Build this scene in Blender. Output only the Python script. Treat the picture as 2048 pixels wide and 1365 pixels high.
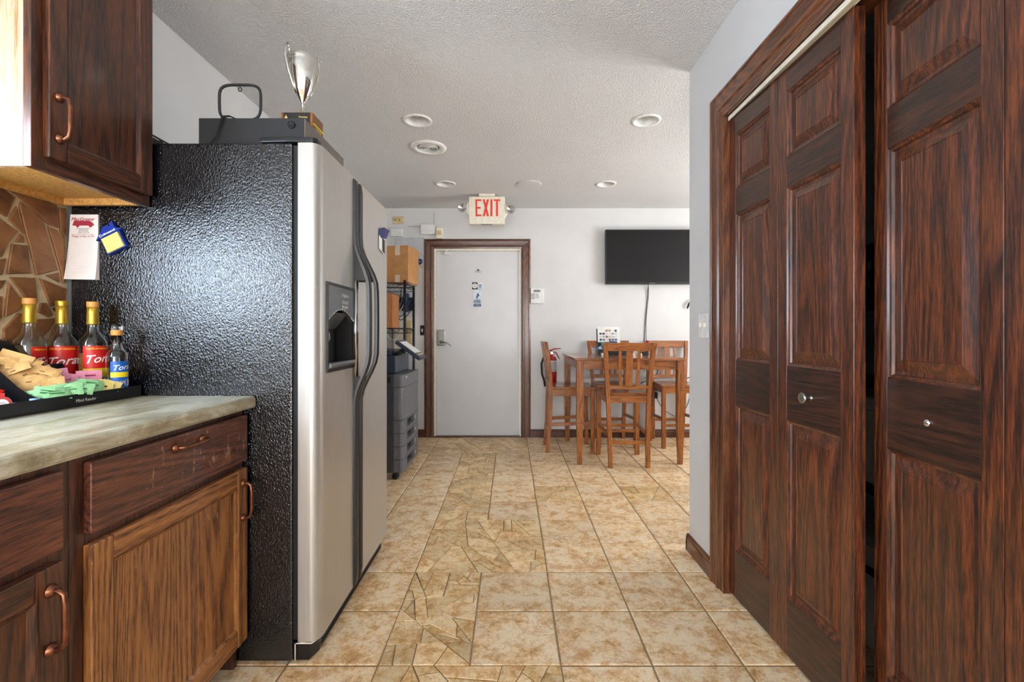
import bpy, bmesh, math, random
from math import sin, cos, pi, radians as R
from mathutils import Vector, Matrix
for o in list(bpy.data.objects): bpy.data.objects.remove(o)
sc = bpy.context.scene
col = sc.collection
rnd = random.Random(7)

# ------------------------------------------------------------------ camera, world, light, exposure
F = 935.0
CH = 1.108
cam_d = bpy.data.cameras.new('camera'); cam = bpy.data.objects.new('camera', cam_d); col.objects.link(cam)
cam_d.sensor_width = 36; cam_d.lens = F / 2048 * 36
cam_d.shift_x = 2 / 2048; cam_d.shift_y = -15.5 / 2048
cam_d.clip_start = 0.02
cam.location = (0, 0, CH); cam.rotation_euler = (R(90), 0, 0)
sc.camera = cam
sc.view_settings.view_transform = 'Standard'; sc.view_settings.look = 'None'
sc.view_settings.gamma = 1; sc.view_settings.use_curve_mapping = False
sc.view_settings.exposure = 0.43
w = bpy.data.worlds.new('world'); sc.world = w; w.use_nodes = True
bg = w.node_tree.nodes['Background']; bg.inputs[0].default_value = (.62, .78, 1, 1); bg.inputs[1].default_value = 1.6

def area(name, loc, rot, sx, sy, power, color=(1, 1, 1)):
    d = bpy.data.lights.new(name, 'AREA'); d.shape = 'RECTANGLE'; d.size = sx; d.size_y = sy
    d.energy = power; d.color = color
    o = bpy.data.objects.new(name, d); col.objects.link(o); o.location = loc; o.rotation_euler = rot
    return o
# daylight at the counter and dining windows; fill lamps added at unseen openings
area('fill_left', (-3.9, -2.93, 1.5), (R(100), 0, 0), 1.9, 1.5, 50, (.84, .92, 1))  # unseen source behind the camera, kept for glow
area('fill_rear', (-.25, -2.93, 1.35), (R(128), 0, 0), 2.0, 1.9, 135, (1, .985, .96))  # added fill behind the camera, tilted up to brighten the ceiling
area('fill_side', (-5.38, -1.9, 1.5), (R(100), 0, R(-90)), 1.0, 1.4, 30, (.84, .92, 1))  # unseen side source, kept for glow
area('daylight_counter', (-1.53, .69, 1.485), (R(98), 0, R(-90)), .70, .66, 25, (.66, .82, 1))
area('daylight_dining', (3.52, 3.30, 1.45), (R(132), 0, R(82)), 1.2, 1.5, 78, (1, .99, .97))
sun_d = bpy.data.lights.new('sun', 'SUN'); sun_d.energy = 13; sun_d.angle = R(1); sun_d.color = (1, .95, .86)
sun = bpy.data.objects.new('sun', sun_d); col.objects.link(sun); sun.rotation_euler = Vector((-.45, .42, -.79)).to_track_quat('-Z', 'Y').to_euler()  # sun added so its floor bounce brightens the ceiling

# ------------------------------------------------------------------ helpers
def S(r, g, b, a=1):
    f = lambda c: (c / 255 / 12.92) if c / 255 <= .04045 else ((c / 255 + .055) / 1.055) ** 2.4
    return (f(r), f(g), f(b), a)

class NT:
    def __init__(s, name):
        s.m = bpy.data.materials.new(name); s.m.use_nodes = True
        s.t = s.m.node_tree; s.n = s.t.nodes; s.b = s.n['Principled BSDF']
    def node(s, typ, **kw):
        n = s.n.new(typ)
        for k, v in kw.items():
            if k.startswith('i_'):
                key = k[2:]; key = int(key) if key.isdigit() else key.replace('_', ' ')
                n.inputs[key].default_value = v
            else: setattr(n, k, v)
        return n
    def l(s, a, b): s.t.links.new(a, b)
    def set(s, **kw):
        for k, v in kw.items(): s.b.inputs[k.replace('_', ' ')].default_value = v
    def ramp(s, fac, stops):
        r = s.node('ShaderNodeValToRGB'); e = r.color_ramp.elements
        while len(e) < len(stops): e.new(.5)
        for q, (p, c) in zip(e, stops): q.position = p; q.color = c
        s.l(fac, r.inputs[0]); return r.outputs[0]
    def coords(s, scale=(1, 1, 1), world=False, rand=True):
        if world: base = s.node('ShaderNodeNewGeometry').outputs['Position']
        else: base = s.node('ShaderNodeTexCoord').outputs['Object']
        if rand:
            oi = s.node('ShaderNodeObjectInfo')
            mu = s.node('ShaderNodeVectorMath', operation='SCALE'); mu.inputs[0].default_value = (13, 7, 19)
            s.l(oi.outputs['Random'], mu.inputs['Scale'])
            ad = s.node('ShaderNodeVectorMath', operation='ADD'); s.l(base, ad.inputs[0]); s.l(mu.outputs[0], ad.inputs[1])
            base = ad.outputs[0]
        mp = s.node('ShaderNodeVectorMath', operation='MULTIPLY'); mp.inputs[1].default_value = scale
        s.l(base, mp.inputs[0]); return mp.outputs[0]
    def noise(s, vec, scale, detail=4, rough=.55, dist=0):
        n = s.node('ShaderNodeTexNoise'); n.inputs['Scale'].default_value = scale; n.inputs['Detail'].default_value = detail
        n.inputs['Roughness'].default_value = rough; n.inputs['Distortion'].default_value = dist
        s.l(vec, n.inputs['Vector']); return n.outputs['Fac']
    def mix(s, fac, a, b, mode='MIX'):
        m = s.node('ShaderNodeMix', data_type='RGBA', blend_type=mode)
        for inp, v in ((m.inputs[0], fac), (m.inputs[6], a), (m.inputs[7], b)):
            if hasattr(v, 'is_linked') or isinstance(v, bpy.types.NodeSocket): s.l(v, inp)
            else: inp.default_value = v
        return m.outputs[2]
    def bump(s, h, strength, dist=.01):
        b = s.node('ShaderNodeBump'); b.inputs['Strength'].default_value = strength; b.inputs['Distance'].default_value = dist
        s.l(h, b.inputs['Height']); s.l(b.outputs[0], s.b.inputs['Normal'])

def plain(name, c, rough=.5, metal=0, noise=.06, nscale=30, bump=0, **kw):
    n = NT(name); v = n.coords(rand=False)
    f = n.noise(v, nscale, 3)
    dark = (c[0] * (1 - noise * 2), c[1] * (1 - noise * 2), c[2] * (1 - noise * 2), 1)
    lite = (min(1, c[0] * (1 + noise)), min(1, c[1] * (1 + noise)), min(1, c[2] * (1 + noise)), 1)
    n.l(n.ramp(f, [(.3, dark), (.7, lite)]), n.b.inputs['Base Color'])
    n.set(Roughness=rough, Metallic=metal, **kw)
    if bump: n.bump(n.noise(v, nscale * 6, 2), bump, .002)
    return n.m

def wood(name, c_dark, c_mid, c_lite, axis='Z', grain=1.0, rough=.34, coat=.25, wear=0, bump=.25, contrast=1, tone=.35):
    n = NT(name); st = .07
    sc_ = {'X': (st, 1, 1), 'Y': (1, st, 1), 'Z': (1, 1, st)}[axis]
    v = n.coords(sc_)
    big = n.noise(v, 5 * grain, 2, .45, .5)
    # growth-ring lines: high-frequency function of a stretched low-frequency field
    mul = n.node('ShaderNodeMath', operation='MULTIPLY'); mul.inputs[1].default_value = 150; n.l(big, mul.inputs[0])
    sn = n.node('ShaderNodeMath', operation='SINE'); n.l(mul.outputs[0], sn.inputs[0])
    ring = n.node('ShaderNodeMapRange'); ring.inputs[1].default_value = -1; ring.inputs[2].default_value = 1; n.l(sn.outputs[0], ring.inputs[0])
    fine = n.noise(v, 260 * grain, 4, .62)
    m1 = n.node('ShaderNodeMath', operation='MULTIPLY_ADD'); n.l(ring.outputs[0], m1.inputs[0]); m1.inputs[1].default_value = .20 * contrast; n.l(fine, m1.inputs[2])
    base = n.ramp(m1.outputs[0], [(.38, c_dark), (.56, c_mid), (.80, c_lite)])
    lo = n.noise(n.coords((1, 1, 1)), 3.0, 3)
    tn = n.ramp(lo, [(.3, (1 - tone * .6, 1 - tone * .6, 1 - tone * .6, 1)), (.7, (1 + tone * .5, 1 + tone * .42, 1 + tone * .3, 1))])
    out = n.mix(1.0, base, tn, 'MULTIPLY')
    if wear:
        sp = n.noise(n.coords((1, 1, .35)), 40, 6, .8)
        msk = n.noise(n.coords((1, 1, .8)), 4, 2)
        a = n.ramp(sp, [(.62 - wear * .06, (0, 0, 0, 1)), (.66, (1, 1, 1, 1))])
        b_ = n.ramp(msk, [(.50, (0, 0, 0, 1)), (.60, (.75, .75, .75, 1))])
        k = n.mix(1.0, a, b_, 'MULTIPLY')
        out = n.mix(k, out, S(196, 160, 122))
    n.l(out, n.b.inputs['Base Color'])
    n.set(Roughness=rough, Coat_Weight=coat, Coat_Roughness=.13)
    n.bump(m1.outputs[0], bump, .0015)
    return n.m

class MB:
    """collects geometry and links it as ONE mesh object"""
    def __init__(s, org=(0, 0, 0)): s.v = []; s.f = []; s.mi = []; s.o = Vector(org); s.sm = []
    def raw(s, vs, fs, m=0, smooth=False):
        b = len(s.v); s.v += [tuple(Vector(p)) for p in vs]
        for f in fs: s.f.append([b + i for i in f]); s.mi.append(m); s.sm.append(smooth)
        return s
    def box(s, x0, x1, y0, y1, z0, z1, m=0, M=None):
        x0, x1 = sorted((x0, x1)); y0, y1 = sorted((y0, y1)); z0, z1 = sorted((z0, z1))
        vs = [(x0, y0, z0), (x1, y0, z0), (x1, y1, z0), (x0, y1, z0), (x0, y0, z1), (x1, y0, z1), (x1, y1, z1), (x0, y1, z1)]
        if M: vs = [M @ Vector(p) for p in vs]
        return s.raw(vs, [(0, 3, 2, 1), (4, 5, 6, 7), (0, 1, 5, 4), (1, 2, 6, 5), (2, 3, 7, 6), (3, 0, 4, 7)], m)
    def frustum(s, r0, z0, r1, z1, m=0):
        """r = (x0,x1,y0,y1) rectangles at two heights"""
        vs = [(r0[0], r0[2], z0), (r0[1], r0[2], z0), (r0[1], r0[3], z0), (r0[0], r0[3], z0),
              (r1[0], r1[2], z1), (r1[1], r1[2], z1), (r1[1], r1[3], z1), (r1[0], r1[3], z1)]
        return s.raw(vs, [(0, 3, 2, 1), (4, 5, 6, 7), (0, 1, 5, 4), (1, 2, 6, 5), (2, 3, 7, 6), (3, 0, 4, 7)], m)
    def prism(s, pts, axis, a, b, m=0, smooth=False):
        """2-D polygon extruded along axis from a to b. X: pts=(y,z); Y: pts=(x,z); Z: pts=(x,y)"""
        mk = {'X': lambda p, t: (t, p[0], p[1]), 'Y': lambda p, t: (p[0], t, p[1]), 'Z': lambda p, t: (p[0], p[1], t)}[axis]
        n = len(pts); vs = [mk(p, a) for p in pts] + [mk(p, b) for p in pts]
        s.raw(vs, [list(range(n))[::-1], list(range(n, 2 * n))], m)
        fb = len(s.v) - 2 * n
        for i in range(n):
            j = (i + 1) % n; s.f.append([fb + i, fb + j, fb + n + j, fb + n + i]); s.mi.append(m); s.sm.append(smooth)
        return s
    def lathe(s, prof, c=(0, 0, 0), axis='Z', seg=24, m=0, smooth=True, cap=True, a0=0, a1=2 * pi):
        c = Vector(c); full = abs(a1 - a0 - 2 * pi) < 1e-6; n = seg if full else seg + 1
        vs = []
        for r, h in prof:
            for i in range(n):
                a = a0 + (a1 - a0) * i / seg
                p = {'Z': (r * cos(a), r * sin(a), h), 'Y': (r * cos(a), h, r * sin(a)), 'X': (h, r * cos(a), r * sin(a))}[axis]
                vs.append(c + Vector(p))
        fs = []
        for k in range(len(prof) - 1):
            for i in range(seg):
                j = (i + 1) % n if full else i + 1
                fs.append((k * n + i, k * n + j, (k + 1) * n + j, (k + 1) * n + i))
        if cap and full:
            if prof[0][0] > 1e-6: fs.append(tuple(range(n))[::-1])
            if prof[-1][0] > 1e-6: fs.append(tuple((len(prof) - 1) * n + i for i in range(n)))
        return s.raw(vs, fs, m, smooth)
    def tube(s, pts, r, seg=8, m=0, closed=False, smooth=True):
        P_ = [Vector(p) for p in pts]; n = len(P_); rr = r if isinstance(r, (list, tuple)) else [r] * n
        vs = []; up = None
        for i, p in enumerate(P_):
            if closed: t = P_[(i + 1) % n] - P_[i - 1]
            else: t = P_[min(i + 1, n - 1)] - P_[max(i - 1, 0)]
            t.normalize()
            if up is None: up = t.orthogonal().normalized()
            up = (up - t * up.dot(t))
            up = up.normalized() if up.length > 1e-6 else t.orthogonal().normalized()
            q = t.cross(up)
            for k in range(seg):
                a = 2 * pi * k / seg; vs.append(p + (up * cos(a) + q * sin(a)) * rr[i])
        fs = []
        for i in range(n if closed else n - 1):
            i2 = (i + 1) % n
            for k in range(seg):
                k2 = (k + 1) % seg; fs.append((i * seg + k, i * seg + k2, i2 * seg + k2, i2 * seg + k))
        if not closed: fs += [tuple(range(seg))[::-1], tuple((n - 1) * seg + k for k in range(seg))]
        return s.raw(vs, fs, m, smooth)
    def add(s, verts, faces, m=0, fn=None, smooth=False):
        return s.raw([fn(p) if fn else p for p in verts], faces, m, smooth)
    def mesh(s, name, mats):
        me = bpy.data.meshes.new(name)
        me.from_pydata([tuple(Vector(p) - s.o) for p in s.v], [], s.f)
        for mt in (mats if isinstance(mats, (list, tuple)) else [mats]): me.materials.append(mt)
        me.polygons.foreach_set('material_index', s.mi); me.polygons.foreach_set('use_smooth', s.sm)
        me.update(); return me
    def build(s, name, mats, parent=None, bev=0, loc=None, seg=2, fix=True):
        me = s.mesh(name, mats)
        if fix:
            bm = bmesh.new(); bm.from_mesh(me); bmesh.ops.recalc_face_normals(bm, faces=bm.faces); bm.to_mesh(me); bm.free()
        o = bpy.data.objects.new(name, me); col.objects.link(o)
        if parent: o.parent = parent
        if loc is not None: o.location = loc
        if bev:
            b = o.modifiers.new('bevel', 'BEVEL'); b.width = bev; b.segments = seg; b.limit_method = 'ANGLE'; b.angle_limit = R(35)
            b.harden_normals = False
        return o

def tag(o, label=None, cat=None, group=None, kind=None):
    if label: o['label'] = label
    if cat: o['category'] = cat
    if group: o['group'] = group
    if kind: o['kind'] = kind
    return o
def thing(name, label, cat, loc=(0, 0, 0), rz=0, group=None):
    o = bpy.data.objects.new(name, None); o.empty_display_size = .05; col.objects.link(o)
    o.location = loc; o.rotation_euler = (0, 0, rz); return tag(o, label, cat, group)
def struct(o): o['kind'] = 'structure'; return o
def dup(o, loc=None, rot=None, label=None, parent=None):
    kids = [c for c in bpy.data.objects if c.parent == o]
    c = o.copy(); col.objects.link(c); c.parent = parent
    if loc is not None: c.location = loc
    if rot is not None: c.rotation_euler = rot
    if label: c['label'] = label
    for k in kids: dup(k, parent=c)
    return c

_txt = {}
def text_geo(t, size=1.0, align='CENTER', spacing=1.0, cut=False):
    key = (t, align, spacing, cut)
    if key not in _txt:
        cu = bpy.data.curves.new('t', 'FONT'); cu.body = t; cu.align_x = align; cu.align_y = 'CENTER'; cu.resolution_u = 2
        cu.space_character = spacing
        ob = bpy.data.objects.new('t', cu); col.objects.link(ob)
        dg = bpy.context.evaluated_depsgraph_get(); me = bpy.data.meshes.new_from_object(ob.evaluated_get(dg))
        if cut:
            bm = bmesh.new(); bm.from_mesh(me); xs = [v.co.x for v in bm.verts]; x = min(xs)
            while x < max(xs):
                bmesh.ops.bisect_plane(bm, geom=bm.verts[:] + bm.edges[:] + bm.faces[:], plane_co=(x, 0, 0), plane_no=(1, 0, 0)); x += .09
            bm.to_mesh(me); bm.free()
        _txt[key] = ([tuple(v.co) for v in me.vertices], [tuple(p.vertices) for p in me.polygons])
        bpy.data.objects.remove(ob); bpy.data.curves.remove(cu); bpy.data.meshes.remove(me)
    vs, fs = _txt[key]
    return [(x * size, y * size) for x, y, z in vs], fs
def put_text(mb, t, o, ux, uy, size, m=0, align='CENTER', shear=0, sx=1, bold=0):
    """flat lettering at world point o with right vector ux and up vector uy"""
    o = Vector(o); ux = Vector(ux).normalized(); uy = Vector(uy).normalized()
    vs, fs = text_geo(t, size, align)
    offs = [(0, 0)] if not bold else [(-bold, 0), (bold, 0), (0, bold * .5)]
    nrm = ux.cross(uy) * .00008
    for q, (dx, dy) in enumerate(offs):
        mb.raw([o + ux * ((x + shear * y) * sx + dx) + uy * (y + dy) + nrm * q for x, y in vs], fs, m)

def marks(mb, o, ux, uy, width, h, m, n=8):
    """lettering too small to read: a row of short strokes"""
    o = Vector(o); ux = Vector(ux).normalized(); uy = Vector(uy).normalized(); q = random.Random(int(width * 1e5) + n); x = -width / 2; st = width / n
    for k in range(n):
        a = x + st * k; b = a + st * q.uniform(.55, .85); t = h * q.uniform(.7, 1.0)
        mb.raw([o + ux * a - uy * h / 2, o + ux * b - uy * h / 2, o + ux * b + uy * (t - h / 2), o + ux * a + uy * (t - h / 2)], [(0, 1, 2, 3)], m)

def pt(px, py, Y): return Vector(((px - 1022) / F * Y, Y, CH - (py - 667) / F * Y))

# ------------------------------------------------------------------ materials
M = {}
def wall_mat():
    n = NT('wall_paint'); v = n.coords(world=True, rand=False)
    n.l(n.ramp(n.noise(v, 2.5, 3), [(.3, S(208, 208, 208)), (.7, S(216, 216, 216))]), n.b.inputs['Base Color'])
    n.set(Roughness=.55); n.bump(n.noise(v, 160, 3), .12, .003); return n.m
M['wall'] = wall_mat()
def ceil_mat():
    n = NT('ceiling_texture'); v = n.coords(world=True, rand=False)
    a = n.noise(v, 100, 3, .6, .4)
    n.l(n.ramp(n.noise(v, 1.2, 2), [(.3, S(230, 230, 230)), (.7, S(236, 236, 236))]), n.b.inputs['Base Color'])
    n.set(Roughness=.9); n.bump(n.ramp(a, [(.36, (0, 0, 0, 1)), (.66, (1, 1, 1, 1))]), .8, .009); return n.m
M['ceil'] = ceil_mat()
def tile_mat(name, warm=0, brk=False):
    n = NT(name); v = n.coords((1, 1, 1))
    n1 = n.noise(v, 15, 10, .80, .2)
    base = n.ramp(n1, [(.34, S(170, 124, 78)), (.42, S(210, 172, 122)), (.48, S(234, 206, 164)), (.56, S(244, 230, 206)), (.66, S(230, 204, 168))])
    n2 = n.noise(v, 9, 10, .84, .1)
    rust = n.ramp(n2, [(.51, (0, 0, 0, 1)), (.60, (.7, .7, .7, 1))])
    c = n.mix(rust, base, S(200, 150, 96))
    n3 = n.noise(v, 17, 8, .7, .6)
    vein = n.node('ShaderNodeMath', operation='SUBTRACT'); n.l(n3, vein.inputs[0]); vein.inputs[1].default_value = .5
    ab = n.node('ShaderNodeMath', operation='ABSOLUTE'); n.l(vein.outputs[0], ab.inputs[0])
    vm = n.ramp(ab.outputs[0], [(.0, (.75, .75, .75, 1)), (.016, (0, 0, 0, 1))])
    lo = n.ramp(n.noise(v, 5, 2), [(.45, (0, 0, 0, 1)), (.6, (1, 1, 1, 1))])
    vm = n.mix(1.0, vm, lo, 'MULTIPLY')
    c = n.mix(vm, c, S(134, 104, 72))
    oi = n.node('ShaderNodeObjectInfo')
    tone = n.ramp(oi.outputs['Random'], [(0, (.90, .86, .80, 1) if not brk else (.74, .68, .54, 1)), (.5, (1.05, 1.0, .92, 1) if not brk else (.95, .88, .70, 1)), (1, (1.05, 1.02, .97, 1) if not brk else (1.10, 1.02, .86, 1))])
    c = n.mix(1.0, c, tone, 'MULTIPLY')
    n.l(c, n.b.inputs['Base Color']); n.set(Roughness=.36)
    n.l(n.ramp(n2, [(.3, (.28, .28, .28, 1)), (.7, (.5, .5, .5, 1))]), n.b.inputs['Roughness'])
    n.bump(n1, .25, .004); return n.m
M['tile'] = tile_mat('stone_tile'); M['brk'] = tile_mat('broken_stone_tile', brk=True)
M['grout'] = plain('floor_grout', S(156, 132, 98), .8, noise=.12, nscale=40, bump=.3)
M['bgrout'] = plain('backsplash_grout', S(206, 184, 146), .8, noise=.1, nscale=40, bump=.3)
def slate():
    n = NT('backsplash_stone'); v = n.coords((1, 1, 1))
    a = n.noise(v, 9, 6, .65, .6)
    c = n.ramp(a, [(.3, S(74, 44, 26)), (.45, S(122, 78, 44)), (.6, S(148, 98, 56)), (.75, S(120, 84, 58))])
    d = n.ramp(n.noise(v, 28, 6, .7), [(.58, (0, 0, 0, 1)), (.75, (.7, .7, .7, 1))])
    c = n.mix(d, c, S(62, 42, 32))
    n.l(c, n.b.inputs['Base Color']); n.set(Roughness=.42); n.bump(a, .3, .006); return n.m
M['slate'] = slate()
D1, D2, D3 = S(32, 16, 10), S(68, 37, 22), S(104, 58, 32)
M['upZ'] = wood('dark_oak_upright', D1, D2, D3, 'Z', wear=0)
M['upX'] = wood('dark_oak_rail', D1, D2, D3, 'X', wear=0)
M['upY'] = wood('dark_oak_along', D1, D2, D3, 'Y', wear=0)
M['loX'] = wood('worn_oak_drawer', S(42, 21, 15), S(92, 48, 33), S(128, 74, 50), 'X', rough=.4, wear=.6, bump=.35)
M['loY'] = wood('worn_oak_frame', S(34, 17, 12), S(66, 34, 22), S(100, 56, 36), 'Z', rough=.45, wear=0)
M['hoZ'] = wood('honey_oak_upright', S(70, 38, 16), S(134, 84, 44), S(172, 116, 62), 'Z', rough=.42, wear=.55, bump=.35, contrast=1.2, tone=.2)
M['hoX'] = wood('honey_oak_rail', S(70, 38, 16), S(138, 86, 44), S(178, 120, 64), 'X', rough=.42, wear=.4, bump=.35, tone=.2)
M['veneer'] = wood('glare_paled_oak_veneer', S(140, 98, 66), S(180, 140, 106), S(200, 166, 136), 'Z', rough=.46, coat=.15, bump=.1, tone=.12)  # window glare partly worked into a paler oak colour
M['clZ'] = wood('red_pine_upright', S(28, 13, 8), S(72, 35, 18), S(120, 62, 30), 'Z', grain=1.0, rough=.36, coat=.4, contrast=.9)
M['clX'] = wood('red_pine_rail', S(24, 12, 8), S(50, 26, 15), S(76, 40, 23), 'X', grain=1.0, rough=.38, coat=.4)
M['clY'] = wood('red_pine_casing_head', S(44, 21, 11), S(96, 52, 26), S(134, 80, 42), 'Y', rough=.36, coat=.3)
M['clV'] = wood('red_pine_casing', S(40, 19, 10), S(86, 45, 22), S(124, 74, 38), 'Z', rough=.36, coat=.3)
M['clXh'] = wood('red_pine_head', S(40, 19, 10), S(78, 42, 24), S(110, 64, 38), 'X', rough=.36, coat=.3)
M['chairZ'] = wood('cherry_upright', S(90, 48, 16), S(144, 82, 30), S(176, 108, 46), 'Z', rough=.3, coat=.4, bump=.1, tone=.15)
M['chairX'] = wood('cherry_across', S(90, 48, 16), S(144, 82, 30), S(176, 108, 46), 'X', rough=.3, coat=.4, bump=.1, tone=.15)
M['chairT'] = wood('cherry_top', S(100, 56, 26), S(142, 86, 46), S(168, 108, 64), 'X', rough=.2, coat=.6, bump=.05, tone=.15)
def osb():
    n = NT('particle_board'); v = n.coords((1, 1, 1), rand=False)
    n.l(n.ramp(n.noise(v, 90, 4, .8), [(.3, S(150, 100, 40)), (.6, S(206, 150, 74)), (.8, S(222, 172, 96))]), n.b.inputs['Base Color'])
    n.set(Roughness=.7); return n.m
M['osb'] = osb()
def counter_mat():
    n = NT('laminate_stone'); v = n.coords((1, .35, 1), rand=False)
    a = n.noise(v, 16, 7, .72, .6)
    c = n.ramp(a, [(.32, S(132, 120, 92)), (.46, S(168, 156, 126)), (.56, S(196, 190, 170)), (.7, S(176, 162, 128))])
    c = n.mix(n.ramp(n.noise(v, 90, 5, .8), [(.5, (0, 0, 0, 1)), (.72, (.6, .6, .6, 1))]), c, S(196, 192, 176))
    n.l(c, n.b.inputs['Base Color']); n.set(Roughness=.28); return n.m
M['counter'] = counter_mat()
def fridge_black():
    n = NT('pebbled_black_enamel'); v = n.coords((1, 1, .75), rand=False)
    h = n.noise(v, 190, 2, .5, .2)
    n.l(n.ramp(n.noise(v, 3, 2), [(.3, S(8, 9, 12)), (.7, S(12, 13, 17))]), n.b.inputs['Base Color'])
    n.set(Roughness=.09, Specular_IOR_Level=.9); n.bump(h, .6, .0038); return n.m
M['fblack'] = fridge_black()
def steel():
    n = NT('satin_steel'); v = n.coords((1, 1, .02), rand=False)
    f = n.noise(v, 260, 3, .6)
    n.l(n.ramp(f, [(.3, S(188, 185, 180)), (.7, S(198, 196, 191))]), n.b.inputs['Base Color'])
    n.set(Metallic=.68, Roughness=.37); n.bump(f, .03, .001); return n.m
M['steel'] = steel()
M['black'] = plain('black_plastic', S(18, 18, 20), .35)
M['blackm'] = plain('matte_black_plastic', S(30, 30, 32), .6)
M['rubber'] = plain('black_rubber', S(10, 10, 11), .7)
M['handle'] = plain('grey_black_handle', S(20, 20, 22), .38)
M['panelg'] = plain('dispenser_grey', S(112, 115, 120), .32, metal=.5)
M['chrome'] = plain('chrome', S(220, 220, 222), .08, metal=1, noise=.01)
M['silver'] = plain('polished_silver', S(226, 222, 214), .09, metal=1, noise=.01)
M['alu'] = plain('satin_nickel', S(168, 166, 160), .3, metal=1)
M['copper'] = plain('antique_copper', S(132, 84, 60), .34, metal=.9, noise=.2, nscale=60)
M['white'] = plain('white_plastic', S(232, 232, 230), .45)
M['doorw'] = plain('white_door_paint', S(214, 215, 217), .4, noise=.02, nscale=4)
M['cream'] = plain('cream_plastic', S(238, 232, 214), .45)
M['beige'] = plain('beige_plastic', S(214, 192, 140), .5)
M['red'] = plain('red_print', S(216, 40, 30), .5)
M['exitred'] = plain('exit_red', S(238, 62, 44), .5)
M['redp'] = plain('red_enamel', S(176, 20, 22), .25)
M['card'] = plain('cardboard', S(196, 142, 88), .8, noise=.08, nscale=14)
M['card2'] = plain('cardboard_dark', S(190, 126, 76), .8, noise=.08, nscale=14)
M['tape'] = plain('clear_tape', S(226, 206, 180), .15)
M['cop_d'] = plain('copier_charcoal', S(58, 59, 64), .5)
M['cop_l'] = plain('copier_grey', S(104, 104, 110), .5)
M['cop_b'] = plain('feeder_slate', S(46, 58, 76), .4)
M['wire'] = plain('black_wire_steel', S(40, 42, 48), .35, metal=.4)
M['grey'] = plain('grey_plastic', S(128, 130, 134), .45)
M['panelwall'] = plain('painted_panel', S(190, 193, 197), .45)
M['blue'] = plain('royal_blue', S(26, 52, 150), .3)
M['navy'] = plain('navy_print', S(22, 26, 96), .4)
M['dblue'] = plain('steel_blue', S(40, 70, 120), .4)
M['ltblue'] = plain('pale_blue_print', S(140, 172, 214), .5)
M['yellow'] = plain('yellow_note', S(226, 216, 118), .8)
M['paper'] = plain('paper', S(232, 222, 216), .8, noise=.02)
M['ink'] = plain('grey_ink', S(92, 84, 84), .8)
M['line'] = plain('rule_ink', S(196, 184, 180), .8)
M['maroon'] = plain('maroon_ink', S(160, 34, 54), .7)
M['gold'] = plain('gold_foil', S(206, 168, 62), .3, metal=.75)
M['goldp'] = plain('gold_print', S(232, 200, 110), .5)
M['tan'] = plain('orange_cap', S(214, 146, 70), .45)
M['lred'] = plain('label_red', S(206, 24, 22), .4)
M['lblue'] = plain('label_blue', S(14, 96, 186), .4)
M['lyel'] = plain('label_yellow', S(250, 214, 20), .4)
M['lwhite'] = plain('label_white', S(246, 244, 238), .4, noise=.01)
M['kraft'] = plain('kraft_paper', S(206, 160, 98), .75, noise=.12, nscale=60)
M['kraftd'] = plain('kraft_ink', S(120, 80, 40), .8)
M['green'] = plain('green_packet', S(150, 206, 146), .6, noise=.1, nscale=80)
M['greend'] = plain('dark_green_ink', S(50, 120, 66), .6)
M['yelp'] = plain('yellow_packet', S(240, 214, 128), .6, noise=.06, nscale=80)
M['pink'] = plain('pink_packet', S(240, 150, 176), .6)
M['teal'] = plain('teal_print', S(28, 120, 112), .5)
M['screen'] = plain('tv_screen', S(6, 6, 6), .42, noise=.01, Specular_IOR_Level=.3)
M['bulbglass'] = plain('frosted_lamp', S(238, 238, 236), .3)
M['ductd'] = plain('duct_brown', S(44, 38, 26), .7)
M['pgold'] = plain('stained_gold', S(120, 78, 20), .4)
def glass(name, c=(1, 1, 1, 1), rough=0, ior=1.45):
    n = NT(name); n.set(Base_Color=c, Roughness=rough, Transmission_Weight=1, IOR=ior); return n.m
M['glass'] = glass('clear_glass', (.96, .98, .96, 1))
M['syrup'] = glass('golden_syrup', S(226, 178, 84), ior=1.36)
M['syrupb'] = glass('brown_syrup', S(120, 56, 18), ior=1.36)
M['syrupc'] = glass('clear_syrup', S(232, 222, 170), ior=1.36)
for k_ in ('syrup', 'syrupb', 'syrupc'): M[k_].node_tree.nodes['Principled BSDF'].inputs['Transmission Weight'].default_value = .6
M['pane'] = glass('window_pane')

# ------------------------------------------------------------------ the room
H = 2.44; YB = 4.98; XL = -1.487; XR = .91; YC = 2.383
def wall(name, boxes):
    mb = MB()
    for b in boxes: mb.box(*b)
    return struct(mb.build(name, M['wall']))
wall_left = wall('wall_left', [(XL - .12, XL, 1.08, YB + .12, 0, H), (XL - .12, XL, .30, 1.08, 0, 1.12), (XL - .12, XL, .30, 1.08, 1.85, H), (XL - .12, XL, -.9, .30, 0, H), (-5.5, XL - .12, -.9, -.78, 0, H)])
wall('wall_back', [(XL - .12, -.82, YB, YB + .12, 0, H), (.1065, 3.72, YB, YB + .12, 0, H), (-.82, .1065, YB, YB + .12, 2.009, H)])
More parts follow.
